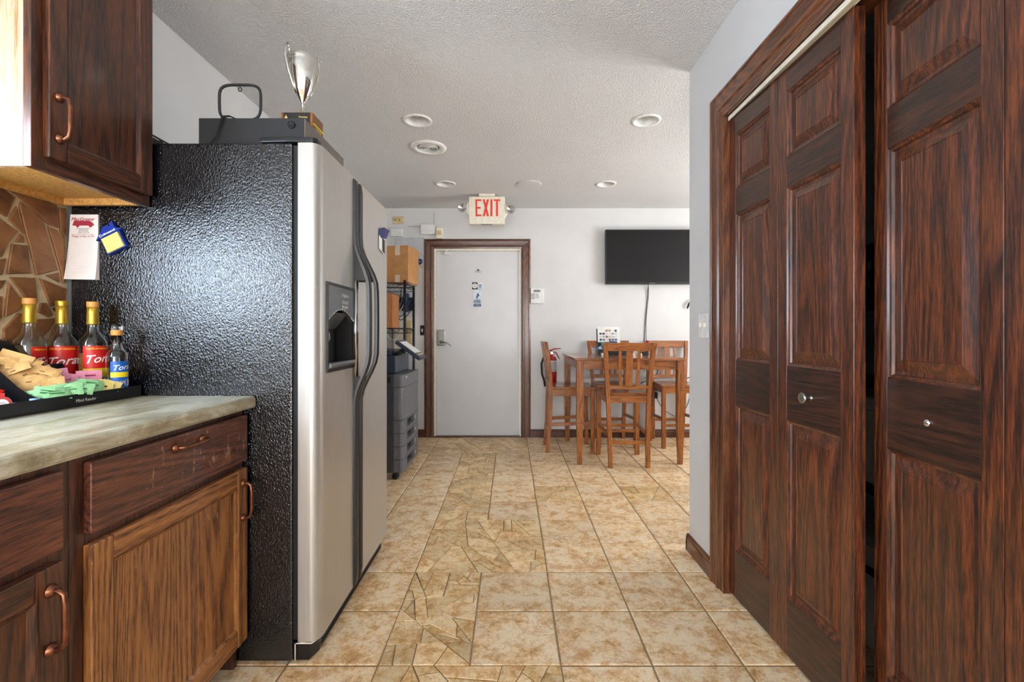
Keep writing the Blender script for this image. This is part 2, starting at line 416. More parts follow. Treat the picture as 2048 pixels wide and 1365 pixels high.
# right partition with the closet opening; closet shell; dining corner
CY0, CY1, CZ = .50, 2.005, 2.049
wall('wall_right', [(XR, XR + .12, CY1, YC, 0, H), (XR, XR + .12, CY0, CY1, CZ, H), (XR, XR + .12, -3.0, CY0, 0, H),
                    (XR + .12, 3.6, YC - .12, YC, 0, H)])
wall('wall_closet', [(1.78, 1.9, .3, YC - .12, 0, H), (XR + .12, 1.9, .3, .42, 0, H)])
wall('wall_dining', [(3.6, 3.72, YC - .12, 2.7, 0, H), (3.6, 3.72, 4.2, YB, 0, H), (3.6, 3.72, 2.7, 4.2, 0, .7), (3.6, 3.72, 2.7, 4.2, 2.2, H)])
wall('wall_rear', [(-5.6, -4.85, -3.12, -3, 0, H), (-4.85, -2.95, -3.12, -3, 0, .75), (-4.85, -2.95, -3.12, -3, 2.25, H), (-2.95, -1.25, -3.12, -3, 0, H),
                   (-1.25, .75, -3.12, -3, 0, .4), (-1.25, .75, -3.12, -3, 2.3, H), (.75, 1.03, -3.12, -3, 0, H)])
wall('wall_side', [(-5.62, -5.5, -3, -2.45, 0, H), (-5.62, -5.5, -1.35, -.78, 0, H), (-5.62, -5.5, -2.45, -1.35, 0, .8), (-5.62, -5.5, -2.45, -1.35, 2.2, H)])
def window(n, x0, x1, y0, y1, z0, z1):
    t = .05; mb = MB()
    if x1 - x0 > y1 - y0:
        for a, b, c, d in ((x0, x1, z0, z0 + t), (x0, x1, z1 - t, z1), (x0, x0 + t, z0 + t, z1 - t), (x1 - t, x1, z0 + t, z1 - t), ((x0 + x1) / 2 - t / 2, (x0 + x1) / 2 + t / 2, z0 + t, z1 - t)):
            mb.box(a, b, y0, y1, c, d)
        pn = MB().box(x0 + t, x1 - t, (y0 + y1) / 2 - .002, (y0 + y1) / 2 + .002, z0 + t, z1 - t)
    else:
        for a, b, c, d in ((y0, y1, z0, z0 + t), (y0, y1, z1 - t, z1), (y0, y0 + t, z0 + t, z1 - t), (y1 - t, y1, z0 + t, z1 - t), ((y0 + y1) / 2 - t / 2, (y0 + y1) / 2 + t / 2, z0 + t, z1 - t)):
            mb.box(x0, x1, a, b, c, d)
        pn = MB().box((x0 + x1) / 2 - .002, (x0 + x1) / 2 + .002, y0 + t, y1 - t, z0 + t, z1 - t)
    o = struct(mb.build('window_%d' % n, M['white'])); pn.build('pane', M['pane'], o)
window(1, -4.85, -2.95, -3.1, -3.04, .75, 2.25)  # unseen opening kept for the left glow
window(2, -1.25, .75, -3.1, -3.04, .4, 2.3)  # unseen window added to carry the rear fill
window(3, -5.6, -5.54, -2.45, -1.35, .8, 2.2)  # unseen opening kept for the side glow
window(5, -1.59, -1.54, .30, 1.08, 1.12, 1.85)
window(4, 3.64, 3.7, 2.7, 4.2, .7, 2.2)

# ceiling with round openings for the recessed lamps and the vent
LAMPS = [(-.585, 2.925, .074), (.846, 2.925, .074), (-.583, 4.165, .074), (.846, 4.165, .074)]
VENT = (-.591, 3.348, .085)
def ceiling():
    bm = bmesh.new(); edges = []
    def loop(pts):
        vs = [bm.verts.new((x, y, H)) for x, y in pts]
        for i in range(len(vs)): edges.append(bm.edges.new((vs[i], vs[(i + 1) % len(vs)])))
    loop([(-5.6, -3.1), (3.72, -3.1), (3.72, 5.1), (-5.6, 5.1)])
    for x, y, r in LAMPS + [VENT]:
        loop([(x + r * cos(2 * pi * k / 32), y + r * sin(2 * pi * k / 32)) for k in range(32)])
    bmesh.ops.triangle_fill(bm, use_beauty=True, use_dissolve=False, edges=edges)
    for f in bm.faces:
        f.normal_update()
        if f.normal.z > 0: f.normal_flip()
    me = bpy.data.meshes.new('ceiling'); bm.to_mesh(me); bm.free(); me.materials.append(M['ceil'])
    o = bpy.data.objects.new('ceiling', me); col.objects.link(o); struct(o)
    rf = MB().box(-5.6, 3.72, -3.1, 5.1, H + .14, H + .2).build('roof_slab', M['white'], o)
ceiling()

# floor: bed of grout with every visible tile a piece of its own
PX = .3055; X0 = .167; Y0 = 1.559
floor = struct(MB().box(-5.6, 3.72, -3.1, 5.1, -.08, -.004).build('floor', M['grout']))
def tile_mesh(w, h, name='tile', mat=None, gap=.0035):
    a, b = w / 2 - gap, h / 2 - gap; c = .0035; mb = MB()
    r1 = [(-a, -b, -.006), (a, -b, -.006), (a, b, -.006), (-a, b, -.006)]
    r2 = [(-a, -b, -.0028), (a, -b, -.0028), (a, b, -.0028), (-a, b, -.0028)]
    r3 = [(-a + c, -b + c, 0), (a - c, -b + c, 0), (a - c, b - c, 0), (-a + c, b - c, 0)]
    fs = [(0, 1, 5, 4), (1, 2, 6, 5), (2, 3, 7, 6), (3, 0, 4, 7), (4, 5, 9, 8), (5, 6, 10, 9), (6, 7, 11, 10), (7, 4, 8, 11), (8, 9, 10, 11)]
    mb.raw(r1 + r2 + r3, fs); return mb.mesh(name, mat or M['tile'])
TM = tile_mesh(PX, PX)
# regions of broken paving: (column0, column1, row0, row1) in whole cells; column 0 is x X0-PX..X0, column -1 left of it
BROKEN = [(-1, 0, -1, -1, .0085), (-1, -1, 0, 1, .0060), (-1, 0, 2, 3, .0120), (-1, -1, 4, 6, .0075), (-1, -1, 7, 8, .0095), (-2, 0, 9, 11, .020), (3, 3, 5, 5, .02), (1, 1, 5, 5, .03)]
cell_broken = set()
for a, b, c, d, _ in BROKEN:
    for i in range(a, b + 1):
        for j in range(c, d + 1): cell_broken.add((i, j))
def split_poly(poly, amin):
    out = []; st = [poly]
    def area2(p): return abs(sum(p[i][0] * p[(i + 1) % len(p)][1] - p[(i + 1) % len(p)][0] * p[i][1] for i in range(len(p)))) / 2
    while st:
        p = st.pop(); A = area2(p)
        if A < amin * rnd.uniform(.35, 2.3) or len(p) < 3:
            out.append(p); continue
        # cut through a random point near the centre, mostly across the longer side
        cx = sum(q[0] for q in p) / len(p); cy = sum(q[1] for q in p) / len(p)
        dx = max(q[0] for q in p) - min(q[0] for q in p); dy = max(q[1] for q in p) - min(q[1] for q in p)
        ang = (0 if dy > dx else pi / 2) + rnd.gauss(0, .55)
        cx += rnd.uniform(-.22, .22) * dx; cy += rnd.uniform(-.22, .22) * dy
        nx, ny = -sin(ang), cos(ang); L = []; Rr = []
        for i in range(len(p)):
            a, b = p[i], p[(i + 1) % len(p)]
            da = (a[0] - cx) * nx + (a[1] - cy) * ny; db = (b[0] - cx) * nx + (b[1] - cy) * ny
            (L if da >= 0 else Rr).append(a)
            if da * db < 0:
                t = da / (da - db); q = (a[0] + (b[0] - a[0]) * t, a[1] + (b[1] - a[1]) * t); L.append(q); Rr.append(q)
        if len(L) < 3 or len(Rr) < 3: out.append(p); continue
        st += [L, Rr]
    return [p for p in out if area2(p) > .00025]
def inset(p, d):
    n = len(p); A = sum(p[i][0] * p[(i + 1) % n][1] - p[(i + 1) % n][0] * p[i][1] for i in range(n))
    if A < 0: p = p[::-1]
    res = []
    for i in range(n):
        a = Vector(p[i - 1]); b = Vector(p[i]); c = Vector(p[(i + 1) % n])
        e1 = (b - a); e2 = (c - b)
        if e1.length < 1e-6 or e2.length < 1e-6: continue
        e1.normalize(); e2.normalize(); n1 = Vector((-e1.y, e1.x)); n2 = Vector((-e2.y, e2.x)); h = n1 + n2
        if h.length < .15: h = n1
        else: h = h / (1 + n1.dot(n2)) if (1 + n1.dot(n2)) > .3 else h.normalized() * 1.8
        res.append(tuple(b + h * d))
    return res
def piece(poly, mapf, name, mat, parent, g, c, t0, t1):
    """bevelled stone piece: poly in the plane, joint g, chamfer c, bed depth t0, top t1"""
    a = inset(poly, g); b = inset(poly, g + c)
    if len(a) != len(b) or len(a) < 3: return
    cx = sum(q[0] for q in a) / len(a); cy = sum(q[1] for q in a) / len(a)
    # keep inset polygons that did not turn inside out
    def ar(p): return sum(p[i][0] * p[(i + 1) % len(p)][1] - p[(i + 1) % len(p)][0] * p[i][1] for i in range(len(p))) / 2
    if ar(b) < .00004: return
    n = len(a); mb = MB()
    loc = mapf(cx, cy, 0)
    vs = [mapf(x, y, t0) - loc for x, y in a] + [mapf(x, y, t1 - c * .8) - loc for x, y in a] + [mapf(x, y, t1) - loc for x, y in b]
    fs = [(i, (i + 1) % n, n + (i + 1) % n, n + i) for i in range(n)] + [(n + i, n + (i + 1) % n, 2 * n + (i + 1) % n, 2 * n + i) for i in range(n)] + [tuple(range(2 * n, 3 * n))]
    mb.raw(vs, fs)
    return mb.build(name, mat, parent, loc=loc)
gm = lambda x, y, z: Vector((x, y, z))
for a, b, c, d, am in BROKEN:
    x0, x1, y0, y1 = X0 + (a - 1) * PX, X0 + b * PX, Y0 + c * PX, min(Y0 + (d + 1) * PX, YB)
    for p in split_poly([(x0, y0), (x1, y0), (x1, y1), (x0, y1)], am):
        o = piece(p, gm, 'broken_tile', M['brk'], floor, rnd.uniform(.0012, .0030), .0020, -.006, rnd.uniform(-.0012, .0012))
far = MB()
for j in range(-16, 12):
    for i in range(-18, 13):
        if (i, j) in cell_broken: continue
        x = X0 + (i - .5) * PX; y = Y0 + (j + .5) * PX
        if x > 3.6 or x < -5.5: continue
        vis = -1 <= j <= 10 and -4 <= i <= 6 and y < YB and x > -1.45
        if j == 11 and -4 <= i <= 6:
            h = YB - (Y0 + 11 * PX)
            if h < .02: continue
            me = bpy.data.meshes.get('tile_strip') or tile_mesh(PX, h, 'tile_strip')
            o = bpy.data.objects.new('tile', me); col.objects.link(o); o.parent = floor; o.location = (x, Y0 + 11 * PX + h / 2, 0); continue
        if vis and not (x < -.75 and 1.6 < y < 2.4):
            o = bpy.data.objects.new('tile', TM); col.objects.link(o); o.parent = floor
            o.location = (x, y, rnd.uniform(-.0005, .0005)); o.rotation_euler = (0, 0, rnd.choice([0, pi]) + rnd.uniform(-.003, .003))
        elif j <= 10:
            q = PX / 2 - .0035; far.box(x - q, x + q, y - q, y + q, -.006, 0)
o = far.build('tile_field', M['tile'], floor); o['kind'] = 'stuff'

# baseboards
def board(name, p0, p1, nrm, h=.085, t=.014):
    """run of profiled skirting from p0 to p1 on the floor, nrm pointing into the room"""
    p0 = Vector(p0); p1 = Vector(p1); nrm = Vector(nrm)
    prof = [(0, 0), (t, 0), (t, h * .72), (t * .75, h * .8), (t * .75, h * .9), (t * .3, h), (0, h)]
    vs = [p0 + nrm * a + Vector((0, 0, b)) for a, b in prof] + [p1 + nrm * a + Vector((0, 0, b)) for a, b in prof]
    n = len(prof); fs = [tuple(range(n)), tuple(range(n, 2 * n))[::-1]] + [(i, (i + 1) % n, n + (i + 1) % n, n + i) for i in range(n)]
    return struct(MB().raw(vs, fs).build(name, M['clXh'] if abs(nrm.y) > .5 else M['clY']))
board('baseboard_back', (.203, YB, 0), (3.6, YB, 0), (0, -1, 0))
board('baseboard_back_left', (XL, YB, 0), (-.922, YB, 0), (0, -1, 0))
board('baseboard_right', (XR, 2.107, 0), (XR, YC + .014, 0), (-1, 0, 0))
board('baseboard_partition', (XR - .014, YC, 0), (3.6, YC, 0), (0, 1, 0))
board('baseboard_dining', (3.6, YC, 0), (3.6, YB, 0), (-1, 0, 0))

# casings: moulded profile mitred round an opening
CAS = [(0, .012), (.012, .020), (.018, .020), (.022, .015), (.060, .012), (.066, .017), (.078, .017), (.084, .010), (.101, .008), (.101, 0), (0, 0)]  # (from outer edge, proud)
def casing(name, a0, a1, top, mapf, mats, z0=0):
    """a0,a1 inner edges of the opening, top inner height; mapf(a, z, proud)"""
    W = .101; root = None
    n = len(CAS)
    def leg(sgn, a):
        vs = []
        for u, p in CAS: vs.append(mapf(a + sgn * (W - u), z0, p))
        for u, p in CAS: vs.append(mapf(a + sgn * (W - u), top + (W - u), p))
        return MB().raw(vs, [tuple(range(n)), tuple(range(n, 2 * n))[::-1]] + [(i, (i + 1) % n, n + (i + 1) % n, n + i) for i in range(n)])
    vs = [mapf(a0 - (W - u), top + (W - u), p) for u, p in CAS] + [mapf(a1 + (W - u), top + (W - u), p) for u, p in CAS]
    head = MB().raw(vs, [tuple(range(n)), tuple(range(n, 2 * n))[::-1]] + [(i, (i + 1) % n, n + (i + 1) % n, n + i) for i in range(n)])
    root = struct(head.build(name, mats[1]))
    leg(-1, a0).build('side_casing', mats[0], root); leg(1, a1).build('side_casing', mats[0], root)
    return root
trim1 = casing('trim_1', -.82, .1065, 2.009, lambda a, z, p: Vector((a, YB - p, z)), (M['clV'], M['clXh']))
trim2 = casing('trim_2', CY0, CY1, CZ, lambda a, z, p: Vector((XR - p, a, z)), (M['clV'], M['clY']))
MB().box(XR - .008, XR + .13, CY1 - .018, CY1, 0, CZ).build('jamb', M['clV'], trim2, bev=.001)
MB().box(XR - .008, XR + .13, CY0, CY0 + .018, 0, CZ).build('jamb', M['clV'], trim2, bev=.001)
MB().box(XR - .008, XR + .13, CY0 + .018, CY1 - .018, CZ - .018, CZ).build('head_jamb', M['clY'], trim2, bev=.001)
mb = MB()
mb.box(.922, .926, CY0 + .02, CY1 - .02, 2.010, 2.031); mb.box(.948, .952, CY0 + .02, CY1 - .02, 2.016, 2.031); mb.box(.922, .952, CY0 + .02, CY1 - .02, 2.027, 2.031)
tag(mb.build('door_track', M['cream'], trim2), 'cream metal track')

# back door
d1 = struct(MB().box(-.794, .090, YB + .012, YB + .056, .016, 1.983).build('door_1', M['doorw'], bev=.003))
mb = MB(); mb.box(-.82, -.796, YB - .004, YB + .1, 0, 2.009); mb.box(.0925, .1065, YB - .004, YB + .1, 0, 2.009); mb.box(-.796, .0925, YB + .004, YB + .1, 1.986, 2.009)
mb.build('door_frame', M['cream'], d1, bev=.002)
MB().box(-.82, .1065, YB - .02, YB + .1, 0, .014).build('threshold', M['clXh'], d1, bev=.002)
lk = MB(); cx, cz = pt(883, 676, YB).x, pt(883, 676, YB).z
lk.box(cx - .043, cx + .040, YB - .016, YB + .012, cz - .083, cz + .083)
lo = lk.build('lock_plate', M['alu'], d1, bev=.008, seg=3)
mb = MB(); mb.lathe([(.017, YB - .016), (.017, YB - .045), (.010, YB - .052)], (cx, 0, cz - .045), 'Y', 16)
mb.tube([(cx, YB - .042, cz - .045), (cx + .03, YB - .046, cz - .045), (cx + .075, YB - .046, cz - .06), (cx + .108, YB - .042, cz - .086)], [.011, .010, .008, .006], 8)
tag(mb.build('door_handle', M['alu'], lo), 'nickel lever handle')
mb = MB(); p = pt(893, 499, YB); mb.box(p.x - .022, p.x + .04, YB - .006, YB + .012, 1.945, 1.972); mb.box(p.x - .018, p.x + .02, YB - .012, YB, 1.973, 1.988)
tag(mb.build('door_contact', M['white'], d1, bev=.003), 'small white magnetic alarm contact')
# stickers on the door
YS = YB + .0115
def sticker(label, px, py, w, h, mats, fn):
    c = pt(px, py, YB); mb = MB(); mb.box(c.x - w / 2, c.x + w / 2, YS - .0004, YS, c.z - h / 2, c.z + h / 2, 0); fn(mb, c, YS - .0014)
    return tag(mb.build('sticker', mats, d1), label)
def tri(mb, c, y):
    mb.raw([(c.x - .02, y, c.z), (c.x + .02, y, c.z), (c.x, y, c.z + .024)], [(0, 1, 2)], 1)
    marks(mb, (c.x, y, c.z - .010), (1, 0, 0), (0, 0, 1), .070, .008, 1, 10)
sticker('clear decal with black triangle logo', 956, 542, .085, .055, [M['doorw'], M['ink']], tri)
def disc(mb, c, y):
    mb.lathe([(0, y), (.028, y)], (c.x, 0, c.z), 'Y', 20, 1, cap=False); marks(mb, (c.x, y - .0002, c.z - .006), (1, 0, 0), (0, 0, 1), .036, .007, 2, 6)
    mb.box(c.x - .008, c.x + .004, y - .0004, y - .0002, c.z + .008, c.z + .018, 2)
sticker('dark square decal with white round seal', 949.5, 572, .058, .075, [M['blackm'], M['white'], M['ink']], disc)
def cardm(mb, c, y):
    mb.box(c.x - .017, c.x + .015, y - .0002, y, c.z - .022, c.z + .014, 1); mb.box(c.x - .017, c.x + .015, y - .0003, y, c.z + .006, c.z + .012, 2)
sticker('white decal with small blue square', 960.5, 572, .05, .075, [M['white'], M['ltblue'], M['dblue']], cardm)
def bbb(mb, c, y):
    mb.box(c.x - .04, c.x + .04, y - .0002, y, c.z - .088, c.z - .056, 1)
    put_text(mb, 'BBB', (c.x - .002, y - .0003, c.z - .034), (1, 0, 0), (0, 0, 1), .044, 1, bold=.0012)
    put_text(mb, 'ACCREDITED', (c.x, y - .0004, c.z - .066), (1, 0, 0), (0, 0, 1), .012, 0); put_text(mb, 'BUSINESS', (c.x, y - .0004, c.z - .078), (1, 0, 0), (0, 0, 1), .012, 0)
    q = lambda a, b: (c.x + a, y - .0003, c.z + b)
    mb.raw([q(-.008, .035), q(.008, .062), q(.022, .030), q(.004, .012)], [(0, 1, 2, 3)], 1)
    mb.raw([q(-.016, .012), q(-.008, .028), q(.006, .008), q(-.002, -.006)], [(0, 1, 2, 3)], 1)
    mb.box(c.x - .02, c.x + .018, y - .0003, y, c.z - .012, c.z - .008, 1)
sticker('tall pale decal with blue torch and letters BBB', 954.5, 597, .088, .20, [plain('pale_blue_film', S(214, 226, 236), .5), M['dblue']], bbb)

# ------------------------------------------------------------------ ceiling fittings
def downlight(x, y, r, label):
    t = thing('recessed_light', label, 'ceiling light', (x, y, H), group='recessed ceiling lights')
    MB().lathe([(r + .016, 0), (r + .014, -.006), (r, -.007), (r - .004, -.002), (r - .006, .004)], seg=32, cap=False).build('trim_ring', M['white'], t)
    MB().lathe([(r - .004, -.002), (r - .014, .05), (r - .03, .09), (0, .095)], seg=32, cap=False).build('cup', M['white'], t)
    MB().lathe([(0, .03), (.025, .034), (.042, .046), (.046, .062), (.03, .09)], seg=24, cap=False).build('bulb', M['bulbglass'], t)
for (x, y, r), l in zip(LAMPS, ['round white recessed ceiling light, front left, ahead of the slotted vent', 'round white recessed ceiling light, front right, nearest the partition wall',
                                'round white recessed ceiling light above left side of exit sign', 'round white recessed ceiling light in the rear row, above the television']):
    downlight(x, y, r, l)
t = thing('ceiling_vent', 'round white ceiling vent with dark concentric slots', 'vent', (VENT[0], VENT[1], H))
MB().lathe([(.128, 0), (.124, -.008), (.095, -.012), (.084, -.004), (.083, .03)], seg=40, cap=False).build('flange', M['white'], t)
MB().lathe([(.083, .03), (.083, .10), (0, .10)], seg=32, cap=False).build('duct', M['ductd'], t)
for k, rr in enumerate((.066, .050, .034, .018)):
    MB().lathe([(rr, .004), (rr - .006, -.008), (rr - .0075, -.0075), (rr - .0015, .005), (rr, .004)], seg=32, cap=False).build('ring', M['white'], t)
MB().box(-.083, .083, -.003, .003, .004, .01).build('spoke', M['white'], t)
o = MB((.16, 4.175, H)).lathe([(.112, H), (.11, H - .006), (.1, H - .007), (0, H - .007)], (.16, 4.175, 0), seg=36, cap=False).build('ceiling_speaker', M['ceil'], loc=(.16, 4.175, H))
tag(o, 'flat round white ceiling cover between the two rear lights', 'ceiling cover')
# exit sign
ex, ey = -.231, 4.5
t = thing('exit_sign', 'white hanging emergency sign with red EXIT lettering and two lamps', 'exit sign', (ex, ey, H))
MB().box(-.075, .075, -.045, .045, -.024, 0).build('canopy', M['cream'], t, bev=.003)
mb = MB(); mb.box(-.172, .172, -.035, .035, -.288, -.024); o = mb.build('housing', M['cream'], t, bev=.006)
mb = MB(); e = .0362
def stroke(pts, dy=0): mb.raw([(a, -e - dy, b) for a, b in pts], [tuple(range(len(pts)))])
zt, zb = -.052, -.214; th = .017
x = -.108
mb.box(x, x + th, -e, -e + .001, zb, zt); mb.box(x + th, x + .056, -e, -e + .001, zt - th, zt); mb.box(x + th, x + .05, -e, -e + .001, (zt + zb) / 2 - th / 2, (zt + zb) / 2 + th / 2); mb.box(x + th, x + .056, -e, -e + .001, zb, zb + th)
x = -.040; stroke([(x, zt), (x + .021, zt), (x + .062, zb), (x + .041, zb)]); stroke([(x + .041, zt), (x + .062, zt), (x + .021, zb), (x, zb)], .0003)
x = .034; mb.box(x, x + .02, -e, -e + .001, zb, zt)
x = .066; mb.box(x, x + .062, -e, -e + .001, zt - th, zt); mb.box(x + .021, x + .041, -e, -e + .001, zb, zt - th)
tag(mb.build('lettering', M['exitred'], t, fix=False), 'red letters EXIT')
MB().box(-.05, .05, -.037, -.030, -.298, -.288).build('battery_cover', M['grey'], t)
for s, zz in ((-1, -.135), (1, -.15)):
    mb = MB(); mb.prism([(s * .172, zz - .075), (s * .195, zz - .03), (s * .195, zz + .03), (s * .172, zz + .07)], 'Y', -.025, .025)
    b = mb.build('lamp_bracket', M['cream'], t, bev=.003)
    mb = MB(); mb.lathe([(0, .02), (.012, .02), (.036, 0), (.043, -.03), (.041, -.036)], (s * .232, -.01, zz), 'Y', 20, cap=False); mb.lathe([(0, -.010), (.020, -.022), (.041, -.036)], (s * .232, -.01, zz), 'Y', 10, 1, smooth=False, cap=False)
    tag(mb.build('emergency_lamp', [M['white'], M['chrome']], t), 'round faceted emergency lamp')

# ------------------------------------------------------------------ kitchen cabinets
def pull(parent, loc, L=.102, vertical=True, r=.0055):
    """copper bar pull; local -Y points out of the door"""
    d = .028; pts = [(0, 0), (0, -d * .55), (.25, -d * .9), (1, -d), (2, -d), (3, -d), (3.75, -d * .9), (4, -d * .55), (4, 0)]
    q = lambda a: (a / 4 - .5) * L
    P_ = [((0, y, q(a)) if vertical else (q(a), y, 0)) for a, y in pts]
    mb = MB(); mb.tube(P_, [r * 1.1, r, r, r, r * 1.12, r, r, r, r * 1.1], 10)
    for s in (-.5, .5):
        c = (0, 0, s * L) if vertical else (s * L, 0, 0)
        mb.lathe([(.013, 0), (.013, -.003), (.009, -.006), (.008, -.010), (0, -.010)], c, 'Y', 16)
        c2 = (0, 0, s * L * .52) if vertical else (s * L * .52, 0, 0)
        mb.lathe([(.0001, -.0), (r * 1.35, 0), (r * 1.35, .004), (.0001, .004)], (c2[0], -d, c2[2]) if False else c2, 'Z' if vertical else 'X', 10) if False else None
    return tag(mb.build('handle', M['copper'], parent, loc=loc), 'copper bar handle')
def framed_door(parent, w, h, mv, mh, loc, st=.055, thick=.02, name='door', rz=0, flat=True):
    """framed cabinet door, local x across, z up, front at y=0 facing -Y"""
    mb = MB(); T = thick
    mb.box(0, st, 0, T, 0, h, 0); mb.box(w - st, w, 0, T, 0, h, 0)
    mb.box(st, w - st, 0, T, 0, st, 1); mb.box(st, w - st, 0, T, h - st, h, 1)
    o = mb.build(name, [mv, mh], parent, bev=.003, loc=loc); o.rotation_euler = (0, 0, rz)
    mb = MB(); c = .010
    a = [(st, 0, st), (w - st, 0, st), (w - st, 0, h - st), (st, 0, h - st)]
    b = [(st + c, .008, st + c), (w - st - c, .008, st + c), (w - st - c, .008, h - st - c), (st + c, .008, h - st - c)]
    mb.raw([(x, y + .001, z) for x, y, z in a] + b, [(0, 1, 5, 4), (1, 2, 6, 5), (2, 3, 7, 6), (3, 0, 4, 7), (4, 5, 6, 7)])
    mb.build('panel', mv, o, fix=False)
    return o
FX = -.872  # plane of drawer and door fronts
def base_unit(y0, y1, dy0, dy1, label, hv, hh, door_handle_far, drawer_label):
    t = thing('base_cabinet', label, 'cabinet', ((XL + FX) / 2, (y0 + y1) / 2, 0), group='oak base cabinets')
    ox, oy = t.location.x, t.location.y
    mb = MB((ox, oy, 0)); b = FX - .02
    mb.box(XL + .004, b - .02, y0, y0 + .016, .0, .86); mb.box(XL + .004, b - .02, y1 - .016, y1, 0, .86)
    mb.box(XL + .004, XL + .016, y0 + .016, y1 - .016, 0, .86); mb.box(XL + .016, b - .02, y0 + .016, y1 - .016, .09, .106)
    mb.build('carcass', M['loY'], t)
    mb = MB((ox, oy, 0))
    mb.box(b - .02, b, y0, dy0 + .012, .09, .86); mb.box(b - .02, b, dy1 - .008, y1, .09, .86)
    for z0, z1 in ((.838, .86), (.655, .70), (.09, .108)): mb.box(b - .02, b, dy0 + .012, dy1 - .008, z0, z1)
    mb.build('face_frame', M['loY'], t, bev=.001)
    MB((ox, oy, 0)).box(b - .09, b - .075, y0, y1, 0, .09).build('toe_kick', M['blackm'], t)
    w = dy1 - dy0
    mb = MB(); mb.box(0, w, 0, .02, 0, .152)
    dr = tag(mb.build('drawer', M['loX'], t, bev=.004, loc=(FX - ox, dy0 - oy, .688)), drawer_label); dr.rotation_euler = (0, 0, R(90))
    pull(dr, (w * .51, 0, .122), .105, False)
    dd = framed_door(t, w, .566, hv, hh, (FX - ox, dy0 - oy, .10), rz=R(90))
    pull(dd, (w - .028 if door_handle_far else w - .024, 0, .464), .112)
    return t
base_unit(.943, 1.553, .973, 1.549, 'oak base cabinet with scratched honey door beside the black refrigerator', M['hoZ'], M['hoX'], True, 'scuffed dark oak drawer front')
base_unit(.33, .942, .355, .913, 'dark oak base cabinet at lower left corner, second from the refrigerator', M['upZ'], M['upX'], True, 'dark oak drawer front')
# countertop with rolled front edge
mb = MB((-1.17, .9, .86)); xe = -.849; r = .012
prof = [(XL + .002, .862), (xe - .004, .862), (xe, .868), (xe, .889), (xe - .003, .8965), (xe - .010, .900), (XL + .002, .900)]
mb.prism(prof, 'Y', .30, 1.554, smooth=False)
o = mb.build('countertop', M['counter'], loc=(-1.17, .9, .86)); tag(o, 'mottled grey green laminate countertop running to the refrigerator', 'countertop')

# upper cabinet
t = thing('upper_cabinet', 'dark oak wall cabinet with copper handle above the countertop', 'cabinet', (-1.34, 1.36, 1.527))
ux, uy, uz = t.location; y0, y1 = 1.169, 1.553; zt = 2.30; fx = -1.20
mb = MB(t.location); mb.box(XL + .002, fx - .02, y0, y0 + .014, 1.527, zt); tag(mb.build('side_panel', M['veneer'], t, bev=.001), 'glossy oak veneer end panel, paled in colour for window glare')
mb = MB(t.location); mb.box(XL + .002, fx - .02, y1 - .014, y1, 1.533, zt); mb.box(XL + .002, XL + .014, y0 + .014, y1 - .014, 1.56, zt); mb.box(XL + .014, fx - .02, y0 + .014, y1 - .014, zt - .016, zt); mb.build('carcass', M['upZ'], t)
mb = MB(t.location)
mb.box(fx - .02, fx, y0, y0 + .04, 1.527, zt, 0); mb.box(fx - .02, fx, y1 - .03, y1, 1.527, zt, 0); mb.box(fx - .02, fx, y0 + .04, y1 - .03, 1.527, 1.58, 1); mb.box(fx - .02, fx, y0 + .04, y1 - .03, zt - .05, zt, 1)
mb.build('face_frame', [M['upZ'], M['upY']], t, bev=.001)
mb = MB(t.location)
mb.box(XL + .014, fx - .0205, y0 + .0145, y1 - .0145, 1.548, 1.558)
mb.box(XL + .014, XL + .03, y0 + .0145, y1 - .0145, 1.527, 1.548); mb.box(XL + .03, fx - .0205, y1 - .030, y1 - .0145, 1.527, 1.548)
mb.box(XL + .03, fx - .0205, y0 + .0145, y0 + .018, 1.540, 1.548)
tag(mb.build('bottom_panel', M['osb'], t), 'bare yellow particle board underside')
dd = framed_door(t, 1.541 - 1.196, .70, M['upZ'], M['upX'], (-1.180 - ux, 1.196 - uy, 1.560 - uz), rz=R(90), st=.05)
pull(dd, (.026, 0, .110), .108)

